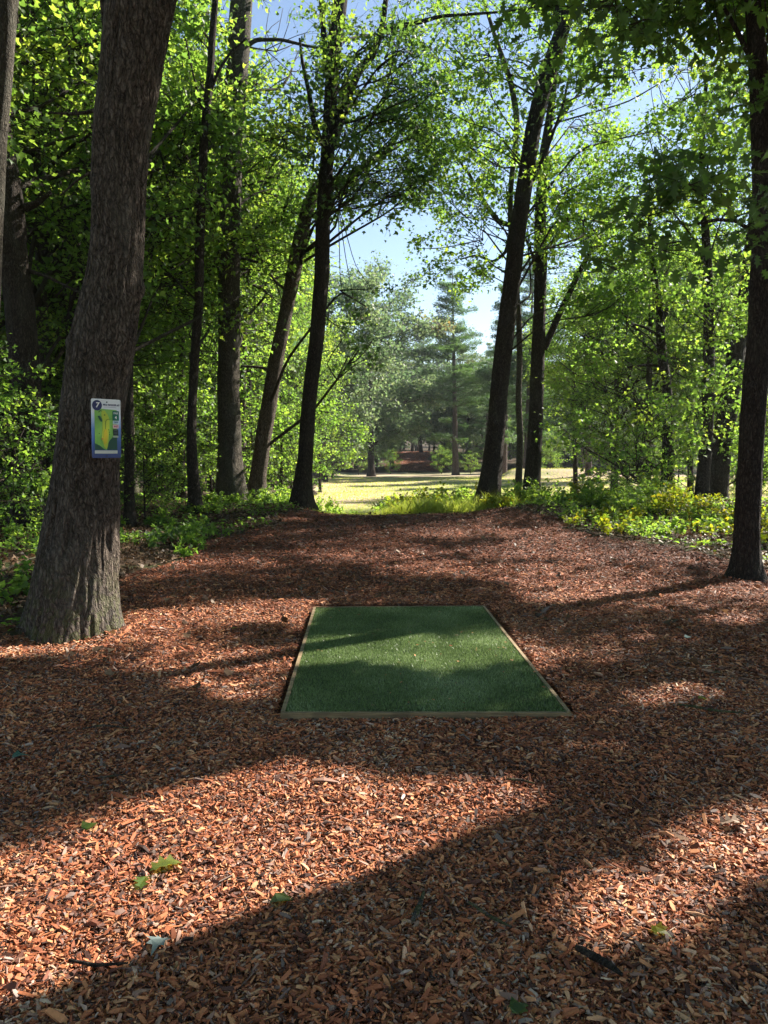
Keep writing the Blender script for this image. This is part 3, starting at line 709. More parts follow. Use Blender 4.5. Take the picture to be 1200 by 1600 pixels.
make_tree('maple_tree', 'thin pole trunk between the two dark right shoulder trunks', 'tree', [(808,785,12),(811,740,10),(813,690,10),(810,620,9),(812,560,9),(811,500,9),(806,430,8),(797,350,8),(798,290,8),(805,230,9),(808,185,9),(800,135,9),(785,90,8),(771,50,6),(756,0,5)], 25, B_MAPLE, M_MAPLE,
    boxes=[(640,150,800,330,22,27,35,.75),(650,330,720,420,23,26,6,.6)], dens=144, lsize=.12, tone=.5, ns=16, step=.1, seed=10, limb_r=.025, keep=.3,
    branches=[[(800,350,6),(790,395,5),(770,410,4),(745,398,3),(720,405,2)],[(796,352,7),(778,346,8),(765,328,7),(748,302,6),(735,275,5),(715,248,3)]])
make_tree('oak_tree', 'mossy trunk right of the thin pole, with a limb rising right', 'tree', [(830,790,30),(832,750,25),(835,700,23),(838,640,22),(840,560,21),(843,480,18),(846,400,19),(844,350,18),(846,300,16),(850,240,14),(860,180,12),(868,100,9)], 26, B_DARK, M_MAPLE, top=[(.2,.2,18,.06)],
    boxes=[(800,230,960,420,23,29,54,.8),(700,420,800,480,24,27,5,.6)], wboxes=[(6,16,20,30,14,20,30,1.5)], dens=128, lsize=.12, tone=.5, ns=32, step=.08, seed=11, limb_r=.03, keep=.3,
    branches=[[(850,545,11),(862,518,10),(874,490,10),(888,462,9),(905,425,8),(925,390,7),(938,365,5)],[(846,450,8),(838,430,6),(835,405,5),(820,370,4)]])
make_tree('oak_tree', 'dark trunk at the right edge with large drooping leaves above', 'tree', [(1164,900,42),(1165,870,37),(1168,800,35),(1171,740,35),(1175,680,35),(1180,600,35),(1187,530,34),(1190,450,33),(1193,380,32),(1194,300,31),(1190,200,30),(1186,120,28),(1180,40,24),(1175,0,22)], 9.7, B_DARK, M_OAK, top=[(.1,.1,9.5,.08),(0,.1,12,.05)],
    boxes=[(1010,280,1200,400,6.8,8.6,12,.40),(930,300,1060,440,7.2,8.4,7,.34),(830,-30,960,10,6.5,8,5,.3),(1060,20,1250,260,8.5,11,7,.4),(1130,230,1200,330,7,9,4,.4),(960,-40,1150,40,7,10,5,.35)], wboxes=[(2.5,10,6,14,7.5,11,68,.9)], dens=240, lsize=.15, kind='oak', tone=.33, ns=64, step=.04, seed=12, flare=.5, fh=.2, lobes=4, rough=.07, limb_r=.016, lmin=3.2, freq=14,
    branches=[[(1184,362,7),(1165,355,6),(1150,345,5),(1120,343,5),(1080,352,4),(1040,345,3)],[(1186,130,9),(1172,90,8),(1150,45,7),(1130,10,5)],[(1150,345,4),(1130,310,3),(1120,290,2)]])
make_tree('maple_tree', 'wavy trunk of the leafy tree in the right middle ground', 'tree', [(1040,800,18),(1042,750,17),(1044,700,17),(1043,640,15),(1042,600,14),(1035,560,14),(1032,530,13),(1032,480,13),(1024,450,11),(1018,400,8),(1015,330,6)], 25, B_DARK, M_BRIGHT,
    boxes=[(900,430,1080,600,22,27,46,.75),(860,580,1100,710,19,25,44,.65),(900,700,1060,770,19,23,16,.5),(960,250,1100,430,23,28,32,.8)], dens=144, lsize=.115, tone=.45, ns=24, step=.09, seed=13, limb_r=.03, keep=.4,
    branches=[[(1034,500,9),(1046,480,7),(1060,455,5)],[(1030,572,5),(1010,570,4),(980,574,3)],[(1038,735,8),(1015,725,7),(985,728,5),(950,706,3)],[(1030,525,5),(1005,510,4),(982,505,3)]])
make_tree('oak_tree', 'straight trunk second from the right edge, beside the leaning dark one', 'tree', [(1096,812,20),(1097,760,19),(1103,700,19),(1106,640,18),(1107,600,18),(1108,540,16),(1107,480,15),(1106,420,13),(1100,330,11),(1096,240,9)], 24, B_DARK, M_BRIGHT, top=[(.2,.3,13,.05)],
    boxes=[(1060,400,1180,620,20,26,46,.7),(1050,620,1160,700,21,25,14,.6),(980,60,1180,330,20,27,49,.85)], dens=144, lsize=.12, tone=.5, ns=24, step=.09, seed=14, keep=.4,
    branches=[[(1106,520,7),(1098,480,6),(1095,440,6),(1102,420,4)]])
make_tree('oak_tree', 'wide dark leaning trunk between the last two right hand trunks', 'tree', [(1119,812,31),(1121,760,30),(1127,700,29),(1136,650,29),(1146,590,28),(1152,540,24),(1160,500,22),(1170,420,20),(1180,330,16),(1190,240,12)], 25.5, B_DARK, M_MAPLE, top=[(.4,.3,15,.08)],
    boxes=[(1100,330,1260,560,23,29,40,.8),(1140,560,1230,760,24,29,22,.7)], wboxes=[(11,20,22,32,10,17,54,1.5)], dens=136, lsize=.12, tone=.48, ns=32, step=.09, seed=15, keep=.4,
    branches=[[(1146,590,8),(1138,560,6),(1135,530,5),(1145,500,4)]])
make_tree('pine_tree', 'grey trunk half hidden behind the tall grey barked trunk', 'tree', [(378,760,16),(378,660,12),(379,620,12),(380,560,10),(383,500,8),(390,400,6)], 31, B_PINE, M_FAR,
    boxes=[(380,330,470,640,29,34,32,.9)], dens=72, lsize=.17, tone=.6, ns=16, step=.15, seed=16)
# trees off to the right whose shadows fall on the path
band = dict(group='oaks beyond the right edge whose shadows cross the path')
make_tree('oak_tree', 'stout oak just beyond the right edge casting the broad foreground shadow', 'tree', [(1625,1000,80),(1622,600,77),(1619,200,74)], 6.1, B_OAK, M_OAK, top=[(.1,.2,9,.15),(.1,.1,13,.08)],
    wboxes=[(2.8,15,4,12,6.5,12,185,1.0)], dens=184, lsize=.16, kind='lobe', tone=.4, ns=32, step=.12, seed=21, limb_r=.035, **band)
make_tree('oak_tree', 'oak behind the stout one beyond the right edge shading the path', 'tree', [(1700,900,30),(1710,500,28),(1720,100,26)], 11.5, B_OAK, M_MAPLE, top=[(.2,.2,13,.15),(.1,.1,16,.06)],
    wboxes=[(7,22,8,20,9,15,215,1.3)], dens=120, lsize=.18, kind='lobe', tone=.45, ns=24, step=.2, seed=22, limb_r=.03, **band)

# ---------------------------------------------------------------- copies of whole trees for the depth of the wood
def proto(name, bark, leaf, h, r0, kind, seed, shape):
    """a tree built about the origin; returns (trunk object, crown object)"""
    st = rng.bit_generator.state
    b = Bag(); lean = rng.normal(0, .03 * h, 2)
    path = np.array([[0, 0, -.4], [lean[0] * .3, lean[1] * .3, h * .3], [lean[0] * .7, lean[1] * .6, h * .65], [lean[0], lean[1], h * .97]])
    V_, F_ = tube(path, [r0 * 1.1, r0 * .8, r0 * .45, r0 * .06], 14, .5, disp=bark_disp(0, .4, 5, .05, seed)); b.add(V_, F_, .5, .5, 0, True)
    tr = b.build('trunk', bark); b = Bag()
    if shape == 'pine':
        z = h * .16
        while z < h * .98:
            f = (h - z) / h; L0 = (1.0 + 5.2 * f ** .8) * (.6 + .6 * rng.random()) if z > h * .3 else 3.5 * (.3 + .7 * rng.random()); nb = rng.integers(4, 7) if z > h * .3 else rng.integers(1, 3)
            for a in rng.random(nb) * 6.28:
                L = L0 * (.4 + .8 * rng.random()); s = path_at(path, z); d = np.array([math.cos(a), math.sin(a), .12 + .25 * (1 - f)])
                e = s + d * L + np.array([0, 0, -.02 * L * L]); m = (s + e) / 2 + np.array([0, 0, .06 * L])
                prisms(b, s[None], m[None], e[None], .05 * (.4 + f), .01)
                n = int(120 * L); t = .25 + .78 * rng.random(n); C = s + (e - s) * t[:, None] + np.array([0, 0, 1]) * (.2 * L * t * (1 - t))[:, None]
                sd = np.array([-d[1], d[0], 0]); C = C + sd * (rng.normal(0, 1, n) * (.16 + .26 * L * np.sqrt(np.clip(1.05 - t, 0, 1))))[:, None] + np.c_[np.zeros((n, 2)), rng.normal(.05, .16, n)]
                tip = nz(d[None] * .7 + sd[None] * rng.normal(0, .7, (n, 1)) + np.c_[np.zeros((n, 2)), rng.normal(.25, .3, n)])
                addleaves(b, C, tip, nz(rdir(n) * .6 + np.array([0, 0, 1])), .30 * (.7 + .6 * rng.random(n)), 'tuft', np.clip(.45 + rng.normal(0, .1) + rng.normal(0, .06, n), 0, 1))
            z += (.3 + .75 * rng.random()) * (1 + .2 * f)
    else:
        nC = {'oak': 105, 'tall': 95, 'bush': 60}[shape]; lo = {'oak': .09, 'tall': .38, 'bush': .06}[shape]; wd = {'oak': .34, 'tall': .24, 'bush': .42}[shape]
        cc = []
        while len(cc) < nC:
            q = rdir(1)[0] * rng.random() ** .33; 
            if np.linalg.norm(q) < .45 and rng.random() < .75: continue
            cc.append([q[0] * wd * h, q[1] * wd * h, h * (lo + (1 - lo) * (.5 + .5 * q[2]))])
        cc = np.array(cc); att = limbs_to(b, path, cc, .09 if h > 10 else .04)
        for i, c in enumerate(cc):
            rr = h * (.062 + .04 * rng.random()); clump(b, c, rr, kind[1], int(kind[2] * rr * rr), kind[0], .45 + .12 * (rng.random() - .5), att.get(i), keep=0, twigr=.012, ntw=14)
    cr = b.build('crown', [B_TWIG if shape != 'pine' else bark, leaf])
    for o in (tr, cr): scene.collection.objects.unlink(o)
    return tr, cr
def place(pr, name, x, y, s, rz, label, group, cat='tree'):
    z = float(H(x, y)); t = empty(name, (x, y, z), label, cat, group); t.rotation_euler = (0, 0, rz); t.scale = (s, s, s * (.93 + .14 * rng.random()))
    for o in pr:
        if o is None: continue
        c = o.copy(); c.parent = t; scene.collection.objects.link(c)
    return t
def at(px, Y): return (px - 600) / FPX * Y * 1.0
MARKS = [(15, 'the edge trunk'), (138, 'the signed trunk'), (202, 'the thin pole'), (303, 'the crooked trunk'), (360, 'the tall grey trunk'), (420, 'the leaning trunk'), (480, 'the forking dark trunk'),
         (775, 'the right shoulder trunk'), (812, 'its thin neighbour'), (840, 'the mossy trunk'), (1043, 'the wavy trunk'), (1100, 'the straight right trunk'), (1130, 'the wide leaning trunk'), (1172, 'the right edge trunk')]
RANK = ['nearest', 'second', 'third', 'fourth', 'fifth', 'sixth', 'seventh', 'eighth', 'ninth', 'tenth', 'eleventh', 'twelfth', 'thirteenth', 'fourteenth', 'fifteenth', 'sixteenth', 'seventeenth', 'eighteenth', 'nineteenth', 'twentieth'] + ['twenty-' + q for q in ('first', 'second', 'third', 'fourth', 'fifth', 'sixth', 'seventh', 'eighth', 'ninth')] + ['thirtieth'] + ['thirty-' + q for q in ('first', 'second', 'third', 'fourth', 'fifth', 'sixth', 'seventh', 'eighth', 'ninth')] + ['fortieth']
def relabel(objs, noun):
    """say between which trunks each one shows, and how far back"""
    g = {}
    for o in objs:
        px = 600 + o.location[0] / o.location[1] * FPX; k = sum(px > m for m, _ in MARKS); g.setdefault(k, []).append(o)
    for k, os_ in g.items():
        where = 'left of ' + MARKS[0][1] if k == 0 else 'right of ' + MARKS[-1][1] if k == len(MARKS) else 'between %s and %s' % (MARKS[k - 1][1], MARKS[k][1])
        os_.sort(key=lambda o: o.location[1])
        for i, o in enumerate(os_): o['label'] = (noun + ' ' + where) if len(os_) == 1 else '%s %s %s' % (RANK[min(i, 39)], noun, where)
NEARP = [proto('a', B_MAPLE, M_BRIGHT, 16, .2, ('lobe', .125, 125), 31, 'oak'), proto('b', B_DARK, M_BRIGHT, 15, .16, ('lobe', .12, 125), 32, 'tall')]
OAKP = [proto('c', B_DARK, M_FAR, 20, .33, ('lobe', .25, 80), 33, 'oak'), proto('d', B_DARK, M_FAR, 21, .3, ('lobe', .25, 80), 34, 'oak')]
PINEP = [proto('e', B_PINE, M_PINE, 24, .34, None, 35, 'pine'), proto('f', B_PINE, M_PINE, 22, .3, None, 36, 'pine')]
UNDP = [proto('g', B_DARK, M_BRIGHT, 5, .05, ('lobe', .11, 260), 37, 'bush'), proto('h', B_DARK, M_MAPLE, 6, .06, ('lobe', .12, 230), 38, 'bush')]
# wood on the left, behind the named trunks
Lw = [(75,19),(130,29),(200,22),(280,26),(-30,18),(350,27),(20,24),(255,34),(90,36),(385,38),(420,48),(340,48),(-90,26),(180,48),(-60,27),(30,33),(110,24),(170,38),(235,30),(265,44),(60,46),(330,36),(-110,38),(395,44),(150,55),(300,58),(430,60),(440,50),(10,60),(-160,24)]
for i, (px, Y) in enumerate(Lw):
    place(NEARP[i % 2], 'maple_tree', at(px, Y), Y, .85 + .35 * rng.random(), rng.random() * 6.28, 'leafy tree deep in the wood on the left behind the front trunks', 'trees deep in the left wood')
for i, (px, Y) in enumerate([(960,40),(900,48),(1210,44),(1050,46),(1010,36),(1080,40),(1180,34),(1130,50)]):
    place(NEARP[i % 2], 'maple_tree', at(px, Y), Y, .8 + .25 * rng.random(), rng.random() * 6.28, 'leafy tree in the thicket behind the trunks on the right', 'trees in the right thicket')
for i, (x, y, s) in enumerate([(-9, -16, 1.2), (3, -20, 1.2), (12, -14, 1.2), (-13, 0, 1.1)]):  # unseen trees added to block sky light from behind the camera
    place(NEARP[i % 2], 'maple_tree', x, y, s, i * 1.3, 'unseen tree added behind the viewer to shade the near end of the path', 'unseen trees added behind the viewer')
# named far trees round the fairway
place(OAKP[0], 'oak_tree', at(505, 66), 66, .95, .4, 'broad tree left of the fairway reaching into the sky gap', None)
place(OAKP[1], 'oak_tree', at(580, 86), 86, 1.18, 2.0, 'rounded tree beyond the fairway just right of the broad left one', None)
place(PINEP[0], 'pine_tree', at(712, 88), 88, .98, 1.0, 'tall pine with a pale bare lower trunk at the far end of the fairway', None)
place(PINEP[1], 'pine_tree', at(787, 84), 84, .95, 3.0, 'far pine seen between the two right shoulder trunks', None)
place(PINEP[0], 'pine_tree', at(822, 80), 80, 1.0, 4.2, 'far pine directly right of the thin pole trunk', None)
place(PINEP[1], 'pine_tree', at(920, 74), 74, .95, 5.1, 'pine with grey trunk standing right of the far green bank', None)
place(PINEP[0], 'pine_tree', at(1000, 70), 70, .9, 2.2, 'pine behind the leafy right middle ground tree', None)
place(PINEP[1], 'pine_tree', at(655, 140), 140, 1.05, 2.6, 'pine with pointed top in the middle of the sky gap', None)
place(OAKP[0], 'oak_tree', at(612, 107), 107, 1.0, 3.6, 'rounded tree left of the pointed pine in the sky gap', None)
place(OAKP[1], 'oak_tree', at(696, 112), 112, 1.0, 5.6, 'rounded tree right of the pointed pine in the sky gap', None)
fr = []
for row, (Y, step, js) in enumerate([(104, 60, 20), (118, 44, 18), (134, 36, 16), (155, 30, 14), (185, 26, 12), (230, 24, 10)]):
    px = -60 + row * 17
    while px < 1290:
        x_ = px + rng.normal() * js
        if not (Y < 134 and 612 < x_ < 684): fr.append((x_, Y + rng.normal() * 4))
        px += step
for i, (px, Y) in enumerate(fr):
    pn = rng.random() < .45; pr = (PINEP if pn else OAKP)[i % 2]
    place(pr, 'pine_tree' if pn else 'oak_tree', at(px, Y), Y, .62 + .3 * rng.random(), rng.random() * 6.28, 'pine in the far tree line beyond the fairway' if pn else 'leafy tree in the far tree line beyond the fairway', 'pines of the far tree line' if pn else 'broadleaf trees of the far tree line')
# left edge of the fairway: lower trees and bushes reaching to the grass
for i, (px, Y, s) in enumerate([(455,40,1.15),(500,52,1.3),(470,60,1.6),(440,34,1.0),(420,46,1.5),(520,74,1.5),(395,32,.9),(350,30,1.1)]):
    place(UNDP[i % 2], 'bush', at(px, Y), Y, s, rng.random() * 6.28, 'tall bush on the left border of the fairway behind the trunks', 'bushes on the left border of the fairway', 'bush')
for i, (px, Y, s) in enumerate([(560,94,.9),(610,97,.6),(735,86,.55),(860,80,.8),(980,66,.9),(690,95,.6),(1060,70,1.2),(1150,60,1.2),(1220,50,1.3),(520,90,.8),(770,92,.8)]):
    place(UNDP[i % 2], 'bush', at(px, Y), Y, s, rng.random() * 6.28, 'low bush at the foot of the far trees by the fairway', 'bushes at the foot of the far trees', 'bush')
for i in range(170):
    Y = 100 + 60 * rng.random() ** 1.6; px = -80 + 1380 * rng.random()
    if 602 < px < 695 and Y < 138: continue
    place(UNDP[i % 2], 'bush', at(px, Y), Y, .6 + .8 * rng.random(), rng.random() * 6.28, 'bush in the shade under the far tree line', 'bushes under the far tree line', 'bush')
# understory, left
for i, (px, Y, s) in enumerate([(20,14,.62),(-40,11,.55),(75,18,.8),(-70,17,.9),(230,21,.62),(262,25,.8),(330,27,.8),(140,26,1.0),(40,26,1.1),(-150,20,1.0),(285,31,1.0),(180,33,1.1),(100,13.5,.42),(-10,20,.9),(225,16.5,.40),(270,20.5,.45)]):
    place(UNDP[i % 2], 'shrub', at(px, Y), Y, s, rng.random() * 6.28, 'leafy green shrub in the dense undergrowth left of the path', 'shrubs of the left undergrowth', 'shrub')
for i, (px, Y, s) in enumerate([(1240,18,.6),(1190,30,.7),(1075,29,.6),(980,30,.5),(1300,24,.9),(1010,25,.4),(1150,27,.4)]):
    place(UNDP[i % 2], 'shrub', at(px, Y), Y, s, rng.random() * 6.28, 'leafy green shrub among the trunks right of the path', 'shrubs among the right trunks', 'shrub')

# ---------------------------------------------------------------- low plants
def lowplant(px, Y, h, wd, n, mat, label, group, ls=.10, kind='leaf', tone=.55, name='plant', cat='plant', keep=0):
    x = at(px, Y); z = float(H(x, Y)); b = Bag(); t = empty(name, (x, Y, z), label, cat, group)
    ns_ = max(4, int(n / 22)); r = np.sqrt(rng.random(ns_)) * wd; a = rng.random(ns_) * 6.28
    B0 = np.stack([x + .35 * r * np.cos(a), Y + .35 * r * np.sin(a), np.full(ns_, z - .02)], -1)
    E = np.stack([x + r * np.cos(a), Y + r * np.sin(a), z + h * (1 - .45 * (r / wd) ** 2) * (.6 + .5 * rng.random(ns_))], -1); M_ = (B0 + E) / 2 + np.array([0, 0, .12 * h])
    prisms(b, B0, M_, E, .005, .002)
    k = max(2, int(n / ns_)); tt = (.3 + .7 * rng.random((ns_, k)))[..., None]
    C = ((1 - tt) ** 2 * B0[:, None] + 2 * tt * (1 - tt) * M_[:, None] + tt ** 2 * E[:, None]).reshape(-1, 3)
    out = nz(np.repeat(E - B0, k, 0) * np.array([1, 1, .2]) + rdir(len(C)) * .5)
    C = C + out * ls * .5 + rng.normal(size=C.shape) * ls * .3
    C[:, 2] = np.maximum(C[:, 2], z + .03)
    addleaves(b, C, out, nz(np.array([0, 0, 1]) + rng.normal(size=C.shape) * .4), ls * (.6 + .7 * rng.random(len(C))), kind, np.clip(tone + rng.normal(0, .1, len(C)), 0, 1))
    b.build('foliage', [B_TWIG, mat], t, (x, Y, z)); return t
for i in range(64):
    px = 690 + 360 * rng.random() if i > 12 else 600 + 150 * rng.random(); Y = 20.3 + 6 * rng.random() + max(0, (800 - px) / 40); Y -= max(0, (px - 850) / 50)
    lowplant(px, Y, .35 + .55 * rng.random(), .5 + .4 * rng.random(), 520, M_BRIGHT if i % 3 else M_YELLOW, 'bright green leafy plant at the crest right of the path', 'bright plants at the right crest', tone=.6)
for i, (px, Y, h) in enumerate([(500,22.5,.55),(530,24,.4),(440,22,.6),(425,23,.9),(455,24.5,.9),(395,21,.5),(345,20.5,.35),(320,18,.3),(480,25,.7)]):
    lowplant(px, Y, h, .6, 380, M_BRIGHT, 'leafy plant round the foot of the left shoulder trunks', 'plants round the left shoulder trunks', tone=.55)
for i in range(44):
    px = 900 + 300 * rng.random(); Y = 14.5 + 6 * rng.random() - (px - 940) * .006
    lowplant(px, Y, .16 + .26 * rng.random(), .3 + .25 * rng.random(), 170, M_BRIGHT if i % 2 else M_YELLOW, 'low green seedling clump in dappled light on the right verge', 'low plants on the right verge', ls=.09, tone=.6)
for i in range(46):
    px = -60 + 400 * rng.random(); Y = 7.5 + 11 * rng.random()
    if px > 60 and Y < 11.5: Y += 5
    lowplant(px, Y, .14 + .3 * rng.random(), .25 + .25 * rng.random(), 90, (M_MAPLE, M_BRIGHT, M_OAK)[i % 3], 'low leafy plant on the shaded forest floor left of the path', 'low plants on the left forest floor', ls=.085, tone=.5)

for i in range(26):
    px = 618 + 135 * rng.random(); Y = 21.8 + 5 * rng.random() + (px - 585) * .006
    lowplant(px, Y, .75 + .4 * rng.random() * (px > 640), .6 + .4 * rng.random(), 620, M_YELLOW if i % 3 == 0 else M_BRIGHT, 'sunlit leafy plant just beyond the crest in the opening', 'plants beyond the crest in the opening', tone=.65)
# grass and scattered ground cover that nobody could count
def blades(x, y, h, w_, tone, bag, spread=.35):
    n = len(x); C = np.stack([x, y, H(x, y)], -1); hh = h * (.5 + .8 * rng.random(n)); d = nz(np.c_[rng.normal(0, spread, (n, 2)), np.ones(n)])
    T_ = np.array(LEAF['blade']); T_ = T_ * [w_ / .06, 1]; s = nz(np.cross(d, rdir(n))); bend = np.c_[rng.normal(0, .3, (n, 2)), -np.abs(rng.normal(0, .15, n))]
    V_ = C[:, None] + hh[:, None, None] * (T_[:, 1][None, :, None] * d[:, None] + (T_[:, 1] ** 2)[None, :, None] * bend[:, None]) + (T_[:, 0][None, :, None] * s[:, None])
    bag.add(V_.reshape(-1, 3), np.arange(n * 5).reshape(n, 5), np.repeat(rng.random(n), 5), np.repeat(tone, 5))
b = Bag()
n = 130000; x = -3.2 + 12 * rng.random(n); y = 20.6 + 17 * rng.random(n) ** 1.3
k = is_grass(x, y); x, y = x[k], y[k]
tall = sm(.36, .52, n2(x, y, 2.2, 2, 8)) * sm(-.6, 1.0, x) * (1 - sm(30, 38, y))
kk = (rng.random(len(x)) < .35 + .65 * tall); x, y, tall = x[kk], y[kk], tall[kk]
blades(x, y, .08 + .42 * tall, .011, np.clip(.45 + .4 * n2(x, y, 1.2, 2, 4), 0, 1), b)
n = 60000; x = -8 + 40 * rng.random(n); y = 38 + 40 * rng.random(n); k = is_grass(x, y)
blades(x[k], y[k], .10 * np.ones(k.sum()), .03, np.clip(.4 + .5 * n2(x[k], y[k], 5, 2, 4), 0, 1), b)
tag(b.build('grass', M_GRASS), 'short and tall grass covering the sunny slope beyond the crest', 'grass', kind='stuff')
b = Bag()
n = 60000; x = -12 + 26 * rng.random(n); y = 6 + 20 * rng.random(n)
k = ~is_mulch(x, y) & ~is_grass(x, y) & (n2(x, y, .9, 3, 6) > .5); x, y = x[k], y[k]
C = np.stack([x, y, H(x, y) + .03 + .12 * rng.random(len(x))], -1)
addleaves(b, C, nz(rdir(len(x), .3)), nz(np.array([0, 0, 1]) + rng.normal(size=C.shape) * .4), .05 + .05 * rng.random(len(x)), 'leaf', np.clip(.4 + .5 * (rng.random(len(x))) * (x > 2), 0, 1), m=0)
tag(b.build('ground_cover', M_MAPLE), 'small green seedlings and creeping leaves on the verges', 'ground cover', kind='stuff')
b = Bag()
n = 70000; x = -13 + 27 * rng.random(n); y = 5 + 22 * rng.random(n)
k = ((~is_mulch(x, y) & ~is_grass(x, y)) | (rng.random(n) < .04)) & ~onpad(x, y, .1); x, y = x[k], y[k]
C = np.stack([x, y, H(x, y) + .035 + .02 * rng.random(len(x))], -1)
addleaves(b, C, nz(rdir(len(x), .2)), nz(np.array([0, 0, 1]) + rng.normal(size=C.shape) * .5), .05 + .06 * rng.random(len(x)), 'lobe', np.clip(rng.random(len(x)) ** 1.5, 0, 1), m=0, fold=.5)
tag(b.build('leaf_litter', M_DEAD), 'brown dead leaves and litter on the forest floor', 'leaf litter', kind='stuff')

for grp, noun in (('trees deep in the left wood', 'wood tree'), ('trees in the right thicket', 'thicket tree'), ('bushes on the left border of the fairway', 'fairway bush'), ('shrubs of the left undergrowth', 'leafy shrub'),
                  ('shrubs among the right trunks', 'leafy shrub'), ('low plants on the left forest floor', 'low plant'), ('low plants on the right verge', 'verge seedling'), ('bright plants at the right crest', 'crest plant'), ('plants beyond the crest in the opening', 'sunny plant'),
                  ('plants round the left shoulder trunks', 'foot plant'), ('bushes at the foot of the far trees', 'far bush')):
    relabel([o for o in scene.objects if o.get('group') == grp], noun)

# ---------------------------------------------------------------- the sign on the big trunk
SH, SW = .457, .32
tl, tr_, bl = P(144, 621.5, 6.42), P(189.7, 626.5, 6.62), P(144, 714.8, 6.42)
X = nz(tr_ - tl); X[2] = 0; X = nz(X); Zu = nz(tl - bl); Zu = nz(Zu - X * (Zu @ X)); Nn = nz(np.cross(X, Zu))
SW = float(np.linalg.norm(tr_ - tl)); SH = float(np.linalg.norm(tl - bl))
O = (tl + P(187.8, 716.2, 6.62)) / 2
sg = empty('hole_sign', tuple(O - Zu * SH / 2), 'blue and white hole map sign numbered 7 fixed to the big leaning trunk', 'sign')
SB = O - Zu * SH / 2
def SP(u, v, d=0.0): return O + X * (u - .5) * SW + Zu * (.5 - v) * SH + Nn * d      # u right, v down, 0..1
def plate(name, pts, mat, d, th=.0012, parent=sg):
    pts = np.array(pts); n = len(pts); b = Bag()
    a = np.array([SP(u, v, d + th) for u, v in pts]); c = np.array([SP(u, v, d) for u, v in pts])
    k = np.arange(n); b.add(np.concatenate([a, c]), [k[::-1][None], np.stack([k, (k + 1) % n, (k + 1) % n + n, k + n], -1)])
    return b.build(name, mat, parent, SB)
def rr(u0, v0, u1, v1, r=.02, n=5):
    o = []; ru = r; rv = r * SW / SH
    for cu, cv, a0 in ((u1 - ru, v0 + rv, -90), (u1 - ru, v1 - rv, 0), (u0 + ru, v1 - rv, 90), (u0 + ru, v0 + rv, 180)):
        for i in range(n + 1):
            a = R(a0 + 90 * i / n); o.append((cu + ru * math.cos(a), cv + rv * math.sin(a)))
    return o
def ell(cu, cv, r, n=28): return [(cu + r * math.cos(a), cv + r * SW / SH * math.sin(a)) for a in np.linspace(0, 2 * np.pi, n, endpoint=False)]
m, n, l, pb = newmat('sign_face'); s_ = n.new('ShaderNodeSeparateXYZ'); l.new(coords(n), s_.inputs[0])
mr = n.new('ShaderNodeMapRange'); mr.inputs['From Max'].default_value = SH; l.new(s_.outputs[2], mr.inputs[0])
r_ = ramp(n, [(0, (.008, .03, .16)), (.28, (.02, .09, .34)), (.5, (.12, .26, .62)), (.68, (.5, .6, .8)), (.8, (.78, .78, .82)), (1, (.8, .8, .82))]); l.new(mr.outputs[0], r_.inputs[0])
l.new(r_.outputs[0], pb.inputs['Base Color']); pb.inputs['Roughness'].default_value = .3; pb.inputs['Specular IOR Level'].default_value = .5
plate('panel', rr(0, 0, 1, 1, .05), m, -.004, .004)
navy = simple('navy_ink', (.02, .025, .12), .35); white = simple('white_ink', (.8, .8, .78), .4)
teal = simple('green_ink', (.01, .13, .09), .4); pale = simple('pale_blue_ink', (.45, .6, .62), .4); pink = simple('pink_ink', (.62, .4, .42), .4); black = simple('dark_ink', (.02, .035, .035), .5)
plate('number_disc', ell(.19, .112, .165), navy, .0012)
m2, n, l, pb = newmat('map_print')
r_ = ramp(n, [(.3, (.10, .30, .03)), (.5, (.2, .48, .06)), (.75, (.3, .55, .09))]); l.new(noise(n, l, coords(n), 9, 3), r_.inputs[0]); l.new(r_.outputs[0], pb.inputs['Base Color']); pb.inputs['Roughness'].default_value = .35
plate('map_print', [(.1, .175), (.3, .165), (.86, .18), (.86, .86), (.1, .86)], m2, .0006)
dg = simple('wood_ink', (.015, .075, .05), .4); yl = simple('fairway_ink', (.5, .58, .05), .4); dk = simple('outline_ink', (.07, .18, .03), .4); yel = simple('landing_ink', (.62, .5, .03), .4)
plate('wood_print', [(.1, .752), (.25, .785), (.40, .845), (.46, .86), (.1, .86)], dg, .0020)
plate('wood_print', [(.86, .62), (.72, .64), (.62, .69), (.56, .74), (.54, .80), (.5, .86), (.86, .86)], dg, .0020)
plate('fairway_print', [(.34, .2), (.44, .195), (.54, .26), (.6, .34), (.6, .5), (.57, .62), (.55, .74), (.5, .845), (.42, .82), (.33, .66), (.36, .5), (.37, .36), (.33, .27)], yl, .0020)
plate('landing_print', [(.42, .52), (.5, .5), (.54, .6), (.5, .74), (.42, .77), (.38, .66)], yel, .0034)
plate('pond_print', [(.2, .29), (.27, .285), (.33, .33), (.36, .38), (.31, .385), (.25, .345)], dg, .0034)
plate('route_line', [(.46, .53), (.46, .38), (.5, .345), (.58, .335), (.7, .33), (.7, .338), (.58, .344), (.51, .352), (.475, .383), (.475, .53)], dk, .0034)
arc = [(.3 + .07 * math.cos(a), .235 + .045 * math.sin(a)) for a in np.linspace(3.3, 5.4, 8)] + [(.3 + .05 * math.cos(a), .24 + .03 * math.sin(a)) for a in np.linspace(5.4, 3.3, 8)]
plate('bunker_print', arc, dk, .0034); plate('basket_mark', ell(.44, .27, .022, 12), dk, .0034)
for u, v in ((.57, .52), (.6, .6), (.25, .585), (.59, .56)): plate('tree_mark', ell(u, v, .018, 8), dk, .0034)
plate('tee_mark', ell(.35, .675, .025, 10), simple('red_ink', (.6, .16, .04), .4), .0034)
plate('par_box', rr(.71, .195, .93, .36, .015), teal, .0034)
